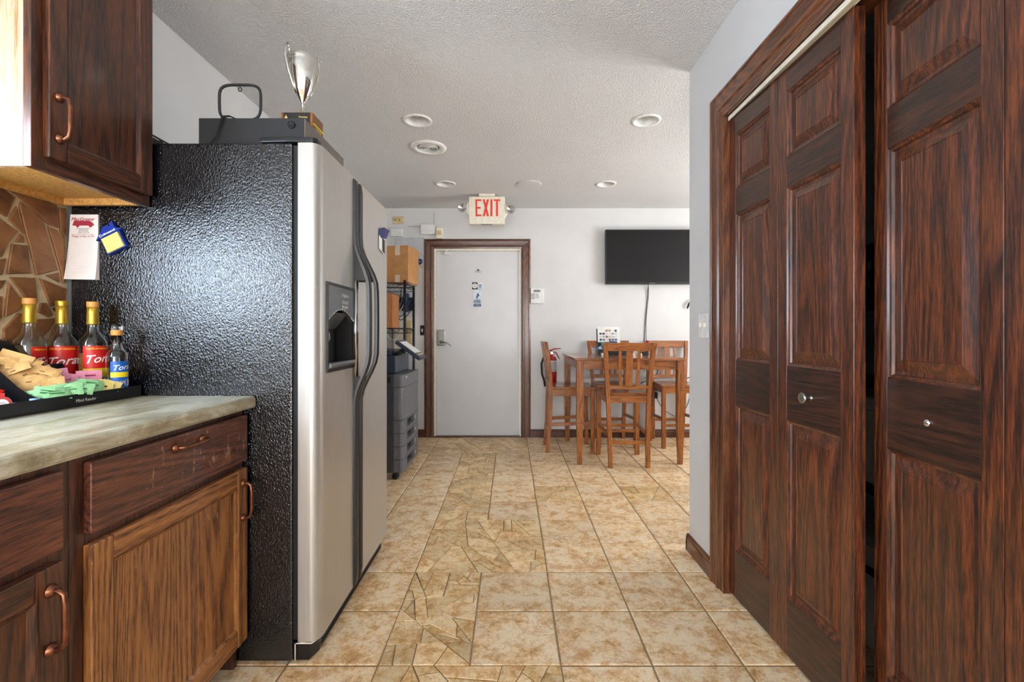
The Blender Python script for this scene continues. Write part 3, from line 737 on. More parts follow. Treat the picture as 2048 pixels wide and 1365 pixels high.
# backsplash: irregular stone pieces in a bed of pale grout, traced on the wall plane
bed = MB().box(XL - .001, XL + .004, 1.07, 1.562, .9, 1.55).box(XL - .001, XL + .004, .3, 1.07, .9, 1.018).build('grout_bed', M['bgrout'], wall_left)
def wp(px, py):
    Y = -XL * F / (1022 - px); return (Y, CH - (py - 667) / F * Y)
Z = lambda c: [(x / 4.267, 380 + y / 4.267) for x, y in c]
STONES = [
 [(-60, -60), (120, 62), (100, 100), (40, 240), (-60, 190)],
 [(125, 55), (-60, -70), (120, -60), (470, 130), (480, 335), (390, 300), (350, 260), (200, 120)],
 [(120, 130), (190, 390), (145, 350), (45, 255)],
 [(150, 85), (355, 265), (480, 690), (285, 735), (215, 440), (195, 380), (138, 140)],
 [(380, 300), (470, 340), (530, 420), (535, 790), (515, 815), (495, 690)],
 [(475, 150), (545, 150), (548, 350), (535, 420), (490, 350)],
 [(150, 365), (190, 400), (190, 460), (100, 450)],
 [(-80, 200), (140, 355), (60, 450), (0, 575), (-80, 590)],
 [(72, 455), (218, 470), (252, 720), (30, 725)],
 [(-80, 600), (40, 575), (5, 725), (-80, 760)],
 [(50, 738), (285, 745), (300, 900), (300, 960), (225, 985), (160, 880)],
 [(50, 780), (210, 985), (130, 1040), (10, 1095), (30, 900)],
 [(365, 730), (487, 700), (492, 800)],
 [(310, 745), (515, 830), (550, 840), (545, 960), (410, 1005), (380, 930)],
 [(-80, 770), (40, 765), (0, 840), (-80, 900)],
 [(0, 850), (30, 800), (30, 870), (0, 870)],
 [(-80, 900), (5, 905), (0, 1090), (-80, 1180)],
 [(340, 885), (380, 940), (315, 940)],
 [(135, 1045), (250, 1075), (245, 1180), (200, 1330), (40, 1330), (0, 1260), (0, 1190)],
 [(215, 990), (250, 1060), (190, 1040)],
 [(410, 1010), (440, 1070), (400, 1095), (300, 1050), (320, 960), (380, 960)],
 [(400, 1095), (480, 1085), (410, 1200), (300, 1300), (230, 1300), (260, 1100)],
 [(490, 1090), (550, 1060), (550, 1340), (380, 1340), (420, 1210)],
 [(-80, 1290), (0, 1265), (40, 1340), (-80, 1340)],
 [(418, 1008), (548, 975), (548, 1050), (485, 1075)],
]
wmf = lambda y, z, d: Vector((XL + .004 + d, y, z))
for s in STONES:
    poly = [wp(*q) for q in Z(s)]
    poly = [(min(max(y, 1.17), 1.561), min(max(z, .902), 1.549)) for y, z in poly]
    piece(poly, wmf, 'stone_tile', M['slate'], wall_left, .0022, .002, -.003, .006)
for p in split_poly([(.31, .905), (1.165, .905), (1.165, 1.015), (.31, 1.015)], .012):
    piece(p, wmf, 'stone_tile', M['slate'], wall_left, .006, .002, -.003, .006)

# ------------------------------------------------------------------ refrigerator
FY0, FY1 = 1.560, 2.452
t = thing('refrigerator', 'side-by-side refrigerator with steel doors and pebbled black sides', 'refrigerator', (-1.1, (FY0 + FY1) / 2, 0))
OR = t.location
mb = MB(OR); mb.box(-1.470, -.730, FY0, FY1, .012, 1.744); mb.build('cabinet', M['fblack'], t, bev=.006)
mb = MB(OR); mb.box(-.730, -.712, FY0 + .008, 1.955, .08, 1.738); mb.box(-.730, -.712, 1.965, FY1 - .008, .08, 1.738); mb.build('door_gasket', M['rubber'], t)
def door_profile(y0, y1, near, farr):
    xb, xf, xs = -.712, -.642, -.674; pts = [(xb, y0)]
    if near:
        for k in range(9):
            a = pi / 2 * k / 8; pts.append((xs + (xf - xs) * sin(a), y0 + .042 * (1 - cos(a))))
    else: pts.append((xf, y0))
    return pts, xb, xf, xs
def fridge_door(name, y0, y1, near, farr, hole=None, label=None):
    pts, xb, xf, xs = door_profile(y0, y1, near, farr)
    ext = []
    if hole: ext += [(xf, hole[0]), (xf, hole[1])]
    if farr:
        for k in range(9):
            a = pi / 2 * (1 - k / 8); ext.append((xs + (xf - xs) * sin(a), y1 - .042 * (1 - cos(a))))
    else: ext.append((xf, y1))
    ext.append((xb, y1)); pts += ext; z0, z1 = .075, 1.746
    mb = MB(OR); n = len(pts)
    for i in range(n):
        a, b = pts[i], pts[(i + 1) % n]
        smooth = True
        if hole and a == (xf, hole[0]) and b == (xf, hole[1]):
            for q0, q1 in ((z0, hole[2]), (hole[3], z1)): mb.raw([(a[0], a[1], q0), (b[0], b[1], q0), (b[0], b[1], q1), (a[0], a[1], q1)], [(0, 1, 2, 3)])
        else: mb.raw([(a[0], a[1], z0), (b[0], b[1], z0), (b[0], b[1], z1), (a[0], a[1], z1)], [(0, 1, 2, 3)], 0, True)
    mb.raw([(x, y, z0) for x, y in pts], [tuple(range(n))]); mb.raw([(x, y, z1) for x, y in pts], [tuple(range(n))])
    o = mb.build(name, M['steel'], t, fix=False)
    bm = bmesh.new(); bm.from_mesh(o.data); bmesh.ops.remove_doubles(bm, verts=bm.verts, dist=1e-5); bmesh.ops.recalc_face_normals(bm, faces=bm.faces); bm.to_mesh(o.data); bm.free()
    o.data.polygons.foreach_set('use_smooth', [True] * len(o.data.polygons)); o.data.set_sharp_from_angle(angle=R(40))
    return tag(o, label)
HY0, HY1, HZ0, HZ1 = 1.622, 1.905, .970, 1.289
fz = fridge_door('freezer_door', FY0 + .002, 1.957, True, False, (HY0 + .006, HY1 - .006, HZ0 + .006, HZ1 - .006), 'narrow steel freezer door')
rd = fridge_door('refrigerator_door', 1.963, FY1 - .002, False, True, None, 'wide steel refrigerator door')
def bow(z, A):
    if z > 1.50 or z < .82: return 0
    if z > 1.30: s = (1.50 - z) / .20
    elif z < 1.02: s = (z - .82) / .20
    else: s = 1
    return A * (s * s * (3 - 2 * s)) * (1 + .12 * cos((z - 1.16) * 5))
def fhandle(door, yc, w, x0, A, nm):
    mb = MB(OR); N = 44; z0, z1 = .078, 1.737; ring = []
    for i in range(N + 1):
        z = z0 + (z1 - z0) * i / N; b = bow(z, A); ws = w * (1 - .35 * (b / A)); th = .011 + .006 * (b / A)
        xx = x0 + b
        if i in (0, N): th *= .5
        pr = [(xx, yc - ws / 2), (xx + th * .7, yc - ws / 2 + .002), (xx + th, yc - ws * .2), (xx + th, yc + ws * .2), (xx + th * .7, yc + ws / 2 - .002), (xx, yc + ws / 2)]
        ring.append([(x, y, z) for x, y in pr])
    vs = [p for r_ in ring for p in r_]; k = 6; fs = []
    for i in range(N):
        for j in range(k): fs.append((i * k + j, i * k + (j + 1) % k, (i + 1) * k + (j + 1) % k, (i + 1) * k + j))
    fs += [tuple(range(k))[::-1], tuple(N * k + j for j in range(k))]
    mb.raw(vs, fs, 0, False)
    return mb, mb
mbh, _ = fhandle(fz, 1.925, .052, -.642, .046, '')
for za, zb, s in ((1.50, 1.325, 1), (.80, .925, -1)):   # solid shoulders where the grip leaves the door
    pts = [(-.642, za), (-.642, zb)] + [(-.640 + bow(za + (zb - za) * (1 - k / 6), .046), za + (zb - za) * (1 - k / 6)) for k in range(7)]
    mbh.prism(pts, 'Y', 1.908, 1.936)
o = mbh.build('handle', M['handle'], fz); tag(o, 'long black handle bowed out around the grip')
mbh, _ = fhandle(rd, 1.984, .036, -.642, .058, '')
for za, zb in ((1.50, 1.325), (.80, .925)):
    pts = [(-.642, za), (-.642, zb)] + [(-.640 + bow(za + (zb - za) * (1 - k / 6), .058), za + (zb - za) * (1 - k / 6)) for k in range(7)]
    mbh.prism(pts, 'Y', 1.972, 1.992)
tag(mbh.build('handle', M['handle'], rd), 'long black handle bowed out around the grip')
mb = MB(OR)
for yy, w_ in ((1.909, .011), (1.925, .008)): mb.tube([(-.634, yy, .93), (-.634, yy, 1.322)], w_ * .7, 8)
tag(mb.build('grip_insert', M['chrome'], fz), 'silver strip behind the handle')
# dispenser
mb = MB(OR); X = -.642; e = .004
fr = .010
mb.box(X - .002, X + .006, HY0, HY1, HZ1 - fr, HZ1, 0); mb.box(X - .002, X + .006, HY0, HY1, HZ0, HZ0 + fr, 0)
mb.box(X - .002, X + .006, HY0, HY0 + fr, HZ0 + fr, HZ1 - fr, 0); mb.box(X - .002, X + .006, HY1 - fr, HY1, HZ0 + fr, HZ1 - fr, 0)
# cavity
zc = 1.155
mb.box(X - .068, X - .064, HY0 + .005, HY1 - .005, HZ0 + .005, HZ1 - .005, 1)
mb.box(X - .064, X, HY0 + .005, HY0 + .010, HZ0 + .01, HZ1 - .01, 1); mb.box(X - .064, X, HY1 - .010, HY1 - .005, HZ0 + .01, HZ1 - .01, 1)
mb.box(X - .064, X + .002, HY0 + .01, HY1 - .01, HZ0 + .006, HZ0 + .016, 1)
# control face with arched lower edge
n = 12; ya, yb = HY0 + fr, HY1 - fr; arc = [(ya + (yb - ya) * k / n, zc + .042 * sin(pi * k / n)) for k in range(n + 1)]
mb.prism(arc + [(yb, HZ1 - fr), (ya, HZ1 - fr)], 'X', X - .012, X + .004, 2)
arc2 = [(y, z - .004) for y, z in arc] + [(y, z + .001) for y, z in arc[::-1]]
for k in range(n): mb.tube([(X + .003, *arc[k]), (X + .003, *arc[k + 1])], .0022, 6, 3)
# sloping hood, nozzle, paddle and drip tray
mb.prism([(X - .064, zc + .03), (X - .008, zc + .03), (X - .060, zc - .03), (X - .064, zc - .03)], 'Y', HY0 + .05, HY1 - .04, 2)
mb.tube([(X - .04, 1.735, zc + .01), (X - .04, 1.735, zc - .04)], .006, 8, 3)
mb.box(X - .055, X - .045, 1.69, 1.78, 1.06, 1.09, 3, Matrix.Translation((X - .05, 1.735, 1.08)) @ Matrix.Rotation(R(35), 4, 'X') @ Matrix.Translation((-(X - .05), -1.735, -1.08)))
mb.prism([(X - .06, HZ0 + .012), (X + .006, HZ0 + .012), (X + .016, HZ0 + .022), (X + .010, HZ0 + .032), (X - .06, HZ0 + .026)], 'Y', HY0 + .012, HY1 - .012, 2)
put_text(mb, 'Frigidaire', (X + .0045, 1.80, 1.252), (0, 1, 0), (0, 0, 1), .019, 5, shear=.3)
for k in range(6):
    cy, cz = 1.775 + (k % 3) * .022, 1.207 + (k // 3) * .018
    mb.tube([(X + .0045, cy + .007 * cos(a * pi / 5), cz + .006 * sin(a * pi / 5)) for a in range(10)], .0006, 4, 5, closed=True)
tag(mb.build('dispenser', [M['black'], M['rubber'], M['panelg'], M['chrome'], M['black'], M['lwhite']], fz, fix=False), 'black water and ice dispenser with grey control panel')
# hinge covers, kick grille, bracket, foot
mb = MB(OR); mb.prism([(-.842, 1.565), (-.842, 1.60), (-.70, 1.62), (-.664, 1.62), (-.652, 1.605), (-.652, 1.575), (-.664, 1.563), (-.75, 1.560)], 'Z', 1.748, 1.766)
tag(mb.build('hinge_cover', M['dblue'] if False else M['handle'], t, bev=.004), 'dark plastic hinge cover')
mb = MB(OR); mb.prism([(-.80, 2.42), (-.80, 2.445), (-.69, 2.447), (-.66, 2.435), (-.66, 2.40), (-.70, 2.395)], 'Z', 1.748, 1.762); mb.build('hinge_cover', M['handle'], t, bev=.004)
mb = MB(OR)
mb.prism([(-.735, FY0 + .012), (-.68, FY0 + .012), (-.665, FY0 + .06), (-.665, FY1 - .06), (-.68, FY1 - .012), (-.735, FY1 - .012)], 'Z', .008, .066)
for k in range(3): mb.box(-.667, -.661, FY0 + .08, FY1 - .08, .018 + k * .016, .024 + k * .016)
mb.build('kick_grille', M['black'], t, bev=.002)
mb = MB(OR); mb.tube([(-.722, FY0 + .004, .012), (-.722, FY0 + .004, .066), (-.716, FY0 + .004, .070), (-.690, FY0 + .004, .070), (-.668, FY0 + .006, .069), (-.655, FY0 + .02, .073)], .0022, 6)
mb.box(-.705, -.688, FY0 + .001, FY0 + .007, .070, .0745); tag(mb.build('hinge_bracket', M['cream'], t), 'cream metal hinge bracket')
# papers on the fridge side
def flat(mbx, quad, m=0): mbx.raw(quad, [(0, 1, 2, 3)], m)
ys = FY0
t = thing('notepad', 'tall pink and white shopping list pad with maroon car logo', 'notepad', (-1.42, ys, 1.284))
O = t.location; mb = MB(O)
tl, tr, br, bl = (-1.465, 1.503), (-1.373, 1.503), (-1.372, 1.285), (-1.476, 1.287)
N = 8; vs = []
for k in range(N + 1):
    f = k / N; yy = ys - .006 - .012 * f ** 3
    a = (tl[0] + (bl[0] - tl[0]) * f, tl[1] + (bl[1] - tl[1]) * f); b = (tr[0] + (br[0] - tr[0]) * f, tr[1] + (br[1] - tr[1]) * f)
    vs += [(a[0], yy, a[1]), (b[0], yy, b[1]), (b[0], ys - .001, b[1]), (a[0], ys - .001, a[1])]
fs = [(0, 1, 2, 3)]
for k in range(N):
    for j in range(4): fs.append((4 * k + j, 4 * k + (j + 1) % 4, 4 * k + 4 + (j + 1) % 4, 4 * k + 4 + j))
fs.append((4 * N, 4 * N + 1, 4 * N + 2, 4 * N + 3)); mb.raw(vs, fs); mb.build('paper_block', M['paper'], t)
mb = MB(O); yy = ys - .0066; rx, uz_ = (1, 0, 0), (0, 0, 1)
put_text(mb, 'MacGregor', (-1.422, yy, 1.487), rx, uz_, .0165, 0, shear=.35, bold=.0004)
mb.raw([(-1.458, yy, 1.466), (-1.452, yy, 1.482), (-1.400, yy, 1.482), (-1.388, yy, 1.474), (-1.385, yy, 1.466)], [(0, 1, 2, 3, 4)], 0)
for cx_ in (-1.440, -1.397): mb.lathe([(0, yy - .0002), (.006, yy - .0002)], (cx_, 0, 1.466), 'Y', 14, 0, cap=False)
for k, (wd, nn) in enumerate(((.046, 16), (.030, 10), (.034, 10), (.038, 14))): marks(mb, (-1.42, yy, 1.456 - k * .0046), rx, uz_, wd, .0024, 1, nn)
mb.box(-1.459, -1.386, yy, yy + .0004, 1.4362, 1.4372, 0)
put_text(mb, 'Things to Buy or Do', (-1.4225, yy, 1.4305), rx, uz_, .0092, 0, bold=.0003)
for k in range(24):
    f = .36 + k * .0235; z = 1.503 - f * .217; yk = ys - .0064 - .012 * f ** 3 - .0004
    mb.box(-1.459 - .006 * f, -1.385, yk, yk + .0001, z - .0003, z + .0003, 2); mb.box(-1.465 - .006 * f, -1.463 - .006 * f, yk, yk + .0001, z, z + .0016, 1)
tag(mb.build('lettering', [M['maroon'], M['ink'], M['line']], t, fix=False), 'maroon logo, heading and ruled lines')
t = thing('memo_holder', 'blue house-shaped magnetic memo holder with yellow notes', 'memo holder', (-1.32, ys, 1.40))
O = t.location; mb = MB(O)
A = Matrix.Translation((-1.318, 0, 1.427)) @ Matrix.Rotation(R(26), 4, 'Y')
def hp(a, b, y): q = A @ Vector((a, 0, b)); return (q.x, y, q.z)
def hpoly(mbx, pts, y0, y1, m=0):
    n = len(pts); vs = [hp(a, b, y0) for a, b in pts] + [hp(a, b, y1) for a, b in pts]
    mbx.raw(vs, [tuple(range(n)), tuple(range(n, 2 * n))[::-1]] + [(i, (i + 1) % n, n + (i + 1) % n, n + i) for i in range(n)], m)
A = Matrix.Translation((-1.322, 0, 1.423)) @ Matrix.Rotation(R(-26), 4, 'Y')
hpoly(mb, [(-.034, -.045), (.034, -.045), (.034, .012), (-.034, .012)], ys - .014, ys - .001)
hpoly(mb, [(-.047, .012), (.047, .012), (.006, .043), (-.006, .043)], ys - .018, ys - .001)
hpoly(mb, [(.014, .030), (.026, .022), (.026, .048), (.014, .048)], ys - .015, ys - .001)
marks(mb, hp(.004, .019, ys - .0185), A.to_3x3() @ Vector((1, 0, 0)), A.to_3x3() @ Vector((0, 0, 1)), .046, .006, 1, 9)
mb.tube([hp(-.026 + .004 * cos(k * pi / 6), .019 + .004 * sin(k * pi / 6), ys - .0185) for k in range(12)], .0009, 4, 1, closed=True)
tag(mb.build('house_body', [M['blue'], M['lwhite']], t), 'blue plastic house shape with white lettering')
mb = MB(O); hpoly(mb, [(-.028, -.043), (.030, -.043), (.030, .008), (-.028, .008)], ys - .020, ys - .014)
tag(mb.build('note_pad', M['yellow'], t), 'yellow sticky notes')
# flyer on the far door
mb = MB((-.64, 2.40, 1.4)); x = -.640
yA, yB = 2.33, 2.42
def fl(y, z, o_=0): return (-.641 + o_ + .012 * max(0, (y - 2.39)) * -1, y, z)
mb.raw([fl(2.262, 1.583, .002), fl(2.30, 1.575, .006), fl(2.36, 1.585, .012), fl(2.385, 1.63, .022), fl(2.31, 1.632, .014), fl(2.262, 1.615, .004)], [(0, 1, 2, 3, 4, 5)], 1)
mb.raw([fl(2.262, 1.583, .002), fl(2.352, 1.583, .004), fl(2.352, 1.500, .004), fl(2.262, 1.520, .002)], [(0, 1, 2, 3)], 0)
mb.raw([fl(2.312, 1.578, .006), fl(2.345, 1.574, .0065), fl(2.345, 1.506, .0065), fl(2.312, 1.516, .006)], [(0, 1, 2, 3)], 2)
o = mb.build('magnet_flyer', [M['white'], M['navy'], M['blackm']], loc=(-.64, 2.40, 1.4), fix=False)
sd = o.modifiers.new('thick', 'SOLIDIFY'); sd.thickness = .0012
tag(o, 'curling blue and white flyer magnet on the far steel door', 'flyer')

# ------------------------------------------------------------------ things on top of the refrigerator
ZT = 1.745
t = thing('cash_register_drawer', 'wide flat black metal drawer box on the refrigerator top', 'metal box', (-.90, 1.81, ZT)); t.name = 'metal_drawer_box'
O = t.location; mb = MB(O); mb.box(-1.086, -.719, 1.625, 2.0, ZT + .002, 1.857); mb.build('body', M['blackm'], t, bev=.002)
mb = MB(O); mb.box(-.7190, -.7165, 1.627, 2.0, ZT + .004, 1.855); mb.box(-.7165, -.7155, 1.66, 1.672, 1.785, 1.815); tag(mb.build('front_panel', M['grey'] if False else plain('warm_grey_metal', S(112, 104, 98), .45), t), 'grey front panel')
mb = MB(O); mb.lathe([(.013, 1.625), (.013, 1.620), (.009, 1.619), (.006, 1.622), (0, 1.622)], (-.762, 0, 1.832), 'Y', 18); mb.build('lock', M['rubber'], t)
for k in range(4): MB(O).box(-1.08 + (k % 2) * .33, -1.05 + (k % 2) * .33, 1.64 + (k // 2) * .32, 1.67 + (k // 2) * .32, ZT - .001, ZT + .002).build('foot', M['rubber'], t)
# loop antenna
t = thing('loop_antenna', 'black rounded square loop antenna standing on the metal box', 'antenna', (-.955, 1.648, 1.857))
O = t.location; mb = MB(O); pts = []
cx_, cz_, hw, hh = -.955, 1.922, .073, .062
for k in range(48):
    a = 2 * pi * k / 48; c, s = cos(a), sin(a); q = .28
    pts.append((cx_ + hw * (abs(c) ** (2 / 4.2)) * (1 if c > 0 else -1) * (1 + .02 * s), 1.648, cz_ + hh * (abs(s) ** (2 / 4.2)) * (1 if s > 0 else -1)))
mb.tube(pts, .0048, 8, closed=True); mb.build('loop', M['blackm'], t)
MB(O).tube([(cx_ + .006 * cos(2 * pi * k / 12), 1.648, 1.972 - .004 + .007 * sin(2 * pi * k / 12)) for k in range(12)], .0018, 6, closed=True).build('hanging_eye', M['blackm'], t)
mb = MB(O); mb.tube([(-.965, 1.646, 1.862), (-.985, 1.632, 1.868), (-1.00, 1.618, 1.860), (-1.006, 1.612, 1.83), (-1.015, 1.61, 1.79), (-1.03, 1.605, 1.762), (-1.045, 1.60, 1.7485), (-1.08, 1.60, 1.748)], .0022, 6)
mb.tube([(-.962, 1.646, 1.862), (-.980, 1.630, 1.864), (-.996, 1.616, 1.855), (-1.003, 1.610, 1.82), (-1.018, 1.608, 1.78), (-1.04, 1.600, 1.75), (-1.07, 1.605, 1.748)], .0018, 6)
mb.build('cable', M['rubber'], t)
# trophy
t = thing('trophy_cup', 'tall silver two-handled trophy cup on a wooden plaque base', 'trophy', (-.802, 1.80, 1.857))
O = t.location; bw = .058
mb = MB(O); mb.box(-.862, -.744, 1.752, 1.852, 1.857, 1.938); mb.build('base', M['chairZ'], t, bev=.003)
mb = MB(O); mb.box(-.853, -.753, 1.7505, 1.752, 1.860, 1.935, 0); mb.box(-.744, -.7425, 1.76, 1.845, 1.860, 1.934, 1)
yy = 1.7498
mb.raw([(-.851, yy, 1.908), (-.833, yy, 1.908), (-.842, yy, 1.926)], [(0, 1, 2)], 2)
marks(mb, (-.820, yy, 1.910), rx, uz_, .024, .003, 2, 8)
for k, s in enumerate(('Primkey', 'vs', 'r City')): put_text(mb, s, (-.778, yy, 1.918 - k * .0115), rx, uz_, .010, 2, bold=.0002)
mb.box(-.7425, -.7405, 1.755, 1.85, 1.893, 1.898, 3)
for k in range(6): mb.box(-.7425, -.7420, 1.78, 1.83, 1.865 + k * .0045, 1.867 + k * .0045, 2)
tag(mb.build('plaque', [M['blackm'], M['pgold'], M['goldp'], M['lyel']], t, fix=False), 'dark plaques with gold lettering')
mb = MB(O); c = (-.802, 1.80, 0)
prof = [(.040, 1.938), (.038, 1.943), (.022, 1.948), (.012, 1.958), (.006, 1.972), (.0055, 1.982), (.009, 1.986), (.006, 1.990), (.008, 1.996), (.020, 2.015), (.034, 2.05), (.044, 2.09), (.050, 2.13), (.052, 2.165), (.051, 2.18), (.056, 2.192), (.054, 2.194), (.049, 2.182), (.048, 2.13), (.040, 2.09), (.0, 2.02)]
cz_f = lambda z: z if z < 2.0 else 2.0 + (z - 2.0) * .86
prof = [(a, cz_f(b)) for a, b in prof]
mb.lathe(prof, c, seg=40); mb.build('cup', M['silver'], t)
for s in (-1, 1):
    d = Vector((-.55 * s, -.83 * s, 0)) if True else None
    a0 = Vector(c)
    pts = [a0 + d * .022 + Vector((0, 0, 2.018)), a0 + d * .040 + Vector((0, 0, 2.06)), a0 + d * .058 + Vector((0, 0, 2.11)), a0 + d * .070 + Vector((0, 0, 2.16)), a0 + d * .071 + Vector((0, 0, 2.205)), a0 + d * .062 + Vector((0, 0, 2.232)), a0 + d * .056 + Vector((0, 0, 2.212)), a0 + d * .052 + Vector((0, 0, 2.185))]
    pts = [Vector((p.x, p.y, cz_f(p.z))) for p in pts]
    MB(O).tube(pts, [.003, .004, .0045, .0045, .004, .0025, .003, .004], 8).build('handle', M['silver'], t)
t = thing('document_scanner', 'low black box against the wall on the refrigerator top', 'black box', (-1.36, 1.77, ZT)); t.name = 'low_black_box'
O = t.location; MB(O).box(-1.47, -1.243, 1.60, 1.95, ZT, 1.80).build('body', M['black'], t, bev=.003)
for k in range(5): MB(O).box(-1.2435, -1.242, 1.62 + k * .05, 1.65 + k * .05, 1.788, 1.791).build('white_mark', M['white'], t)
o = MB((-.70, 2.15, ZT)).raw([(-.715, 2.11, ZT + .002), (-.675, 2.13, ZT + .002), (-.672, 2.19, ZT + .002), (-.71, 2.20, ZT + .002), (-.70, 2.12, ZT + .05), (-.68, 2.14, ZT + .044), (-.678, 2.18, ZT + .03), (-.70, 2.19, ZT + .025)],
    [(0, 1, 2, 3), (4, 5, 6, 7), (0, 1, 5, 4), (1, 2, 6, 5), (2, 3, 7, 6), (3, 0, 4, 7)]).build('crumpled_paper_bag', M['card2'], loc=(-.70, 2.15, ZT))
tag(o, 'small crumpled brown paper scrap at the refrigerator top edge', 'paper')
# ------------------------------------------------------------------ condiment tray on the counter
TZ = .9005
t = thing('condiment_tray', 'black stepped condiment organiser tray on the countertop', 'tray', (-1.345, 1.2, TZ))
O = t.location; tx0, tx1, ty0, ty1 = -1.466, -1.222, .88, 1.545
mb = MB(O); mb.box(tx0, tx1, ty0, ty1, TZ, TZ + .004); mb.box(tx1 - .003, tx1, ty0, ty1, TZ + .004, TZ + .036)
mb.box(tx0, tx1 - .003, ty1 - .003, ty1, TZ + .004, TZ + .036); mb.box(tx0, tx1 - .003, ty0, ty0 + .003, TZ + .004, TZ + .036)
mb.build('tray_body', M['black'], t, bev=.0008)
mb = MB(O); put_text(mb, 'Mind Reader', (tx1 + .0004, 1.345, TZ + .0165), (0, 1, 0), (0, 0, 1), .0125, 0); tag(mb.build('lettering', M['lwhite'], t, fix=False), 'small white lettering')
PROF = [(-1.225, .936), (-1.245, .938), (-1.27, .948), (-1.30, .968), (-1.327, .992), (-1.36, 1.022), (-1.40, 1.062), (-1.425, 1.085), (-1.464, 1.090)]
for yy, lim in ((1.229, -1.47), (1.325, -1.47), (1.40, -1.345), (.96, -1.47)):
    pts = [(x, z) for x, z in PROF if x >= lim]
    if lim > -1.4: pts.append((-1.345, 1.02))
    pts += [(pts[-1][0], TZ + .004), (tx1 - .004, TZ + .004)]
    MB(O).prism(pts, 'Y', yy - .0015, yy + .0015).build('divider', M['black'], t)
mb = MB(O); mb.box(-1.348, -1.345, 1.327, 1.40, TZ + .004, 1.018); mb.build('step_wall', M['black'], t)
mb = MB(O); mb.box(-1.408, -1.405, .962, 1.3235, TZ + .004, 1.076); mb.build('back_wall', M['black'], t)

# bottles
def bottle(label, x, y, hgt, r, cap, liquid, level, bands, ang, words, small=False, extra=None, arc=150):
    z0 = TZ + .0045; t = thing('syrup_bottle', label, 'bottle', (x, y, z0), group='flavoured syrup bottles in the tray'); k = hgt / .300
    if not small: pr = [(0, 0), (r * .9, 0), (r, .006), (r, .165 * k), (r * .93, .180 * k), (r * .62, .196 * k), (r * .43, .208 * k), (.0145, .225 * k), (.0135, .285 * k)]
    else: pr = [(0, 0), (r * .9, 0), (r, .005), (r, .128), (r * .92, .140), (r * .66, .148), (r * .54, .156), (.0135, .166), (.0125, .205)]
    inn = [(max(0, a - .0022), b + (.003 if i < 3 else 0)) for i, (a, b) in enumerate(pr)]
    MB().lathe(pr + inn[::-1], seg=40, cap=False).build('glass', M['glass'], t)
    lp = [(0, .0035), (r - .004, .0035), (r - .003, .009)]
    for a, b in inn:
        if b > .01 and b < level: lp.append((a - .0006, b))
    # radius at the level
    ra = inn[3][0] - .0006
    for (a1, b1), (a2, b2) in zip(inn[3:], inn[4:]):
        if b1 <= level <= b2: ra = a1 + (a2 - a1) * (level - b1) / (b2 - b1) - .0006
    lp += [(ra, level), (0, level)]
    MB().lathe(lp, seg=40, cap=False).build('syrup', liquid, t)
    if not small:
        MB().lathe([(.0155, .230 * k), (.0160, .234 * k), (.0150, .268 * k), (.0150, .290 * k), (0, .290 * k)], seg=28).build('neck_foil', M['gold'], t)
        MB().lathe([(.0152, .286 * k), (.0158, .288 * k), (.0158, .301 * k), (.0150, .304 * k), (0, .304 * k)], seg=28).build('cap', cap, t)
    else:
        MB().lathe([(.0150, .196), (.0156, .198), (.0156, .212), (.0140, .214), (0, .214)], seg=28).build('collar', M['tan'], t)
        MB().lathe([(.0145, .212), (.0145, .222), (.0125, .230), (.006, .233), (0, .233)], seg=28).build('cap', M['glass'], t)
    # printed label wrapped round the glass
    mb = MB(); rl = r + .0004; half = R(arc) / 2; seg = 24
    def cyl(u, z, rr): return (rr * cos(u), rr * sin(u), z)
    for a_, b_, m_ in bands:
        for i in range(seg):
            u0 = ang - half + 2 * half * i / seg; u1 = ang - half + 2 * half * (i + 1) / seg
            mb.raw([cyl(u0, a_, rl), cyl(u1, a_, rl), cyl(u1, b_, rl), cyl(u0, b_, rl)], [(0, 1, 2, 3)], m_, True)
    for s, du, zc_, size, m_, sh in words:
        vs, fs = text_geo(s, size, 'LEFT', cut=True)
        for off in ((0, 0), (size * .018, 0), (0, size * .015)):
            mb.raw([cyl(ang - half + R(du) + (a + sh * b + off[0]) / rl, zc_ + b + off[1] + (a * .10 if sh else 0), rl + .0003 + off[0] * .05) for a, b in vs], fs, m_)
    if extra:
        ea, eh, ez0, ez1 = extra
        for i in range(12):
            u0 = ang + ea - eh + 2 * eh * i / 12; u1 = u0 + 2 * eh / 12
            mb.raw([cyl(u0, ez0, rl), cyl(u1, ez0, rl), cyl(u1, ez1, rl), cyl(u0, ez1, rl)], [(0, 1, 2, 3)], 2, True)
        for kk, s in enumerate(('Salted', 'Caramel')):
            vs, fs = text_geo(s, .0085, 'CENTER', cut=True); mb.raw([cyl(ang + ea + a / rl, ez1 - .016 - kk * .010 + b, rl + .0003) for a, b in vs], fs, 3)
    # picture of a cup / fruit on the label
    n_ = 14; mb.raw([cyl(ang + R(20) + .42 * cos(2 * pi * i / n_), .058 * (1 if not small else .8) + .011 * sin(2 * pi * i / n_), rl + .00045) for i in range(n_)], [tuple(range(n_))], 4)
    tag(mb.build('label', [M['lred'], M['lyel'], M['lblue'], M['lwhite'], M['cream']], t, fix=False), 'printed label with white script lettering')
    return t
V = -46
red = [(.030, .060, 0), (.060, .168 - .003, 0)]
bottle('dark syrup bottle with orange cap, leftmost, at the backsplash', -1.427, 1.385, .303, .0375, M['tan'], M['syrupb'], .14, [(.03, .163, 0)], R(V + 10 + 72), [('Torani', 14, .115, .037, 3, .35), ('PREMIUM ORIGINAL', 10, .154, .0075, 1, 0)], extra=(R(-140), R(30), .03, .150))
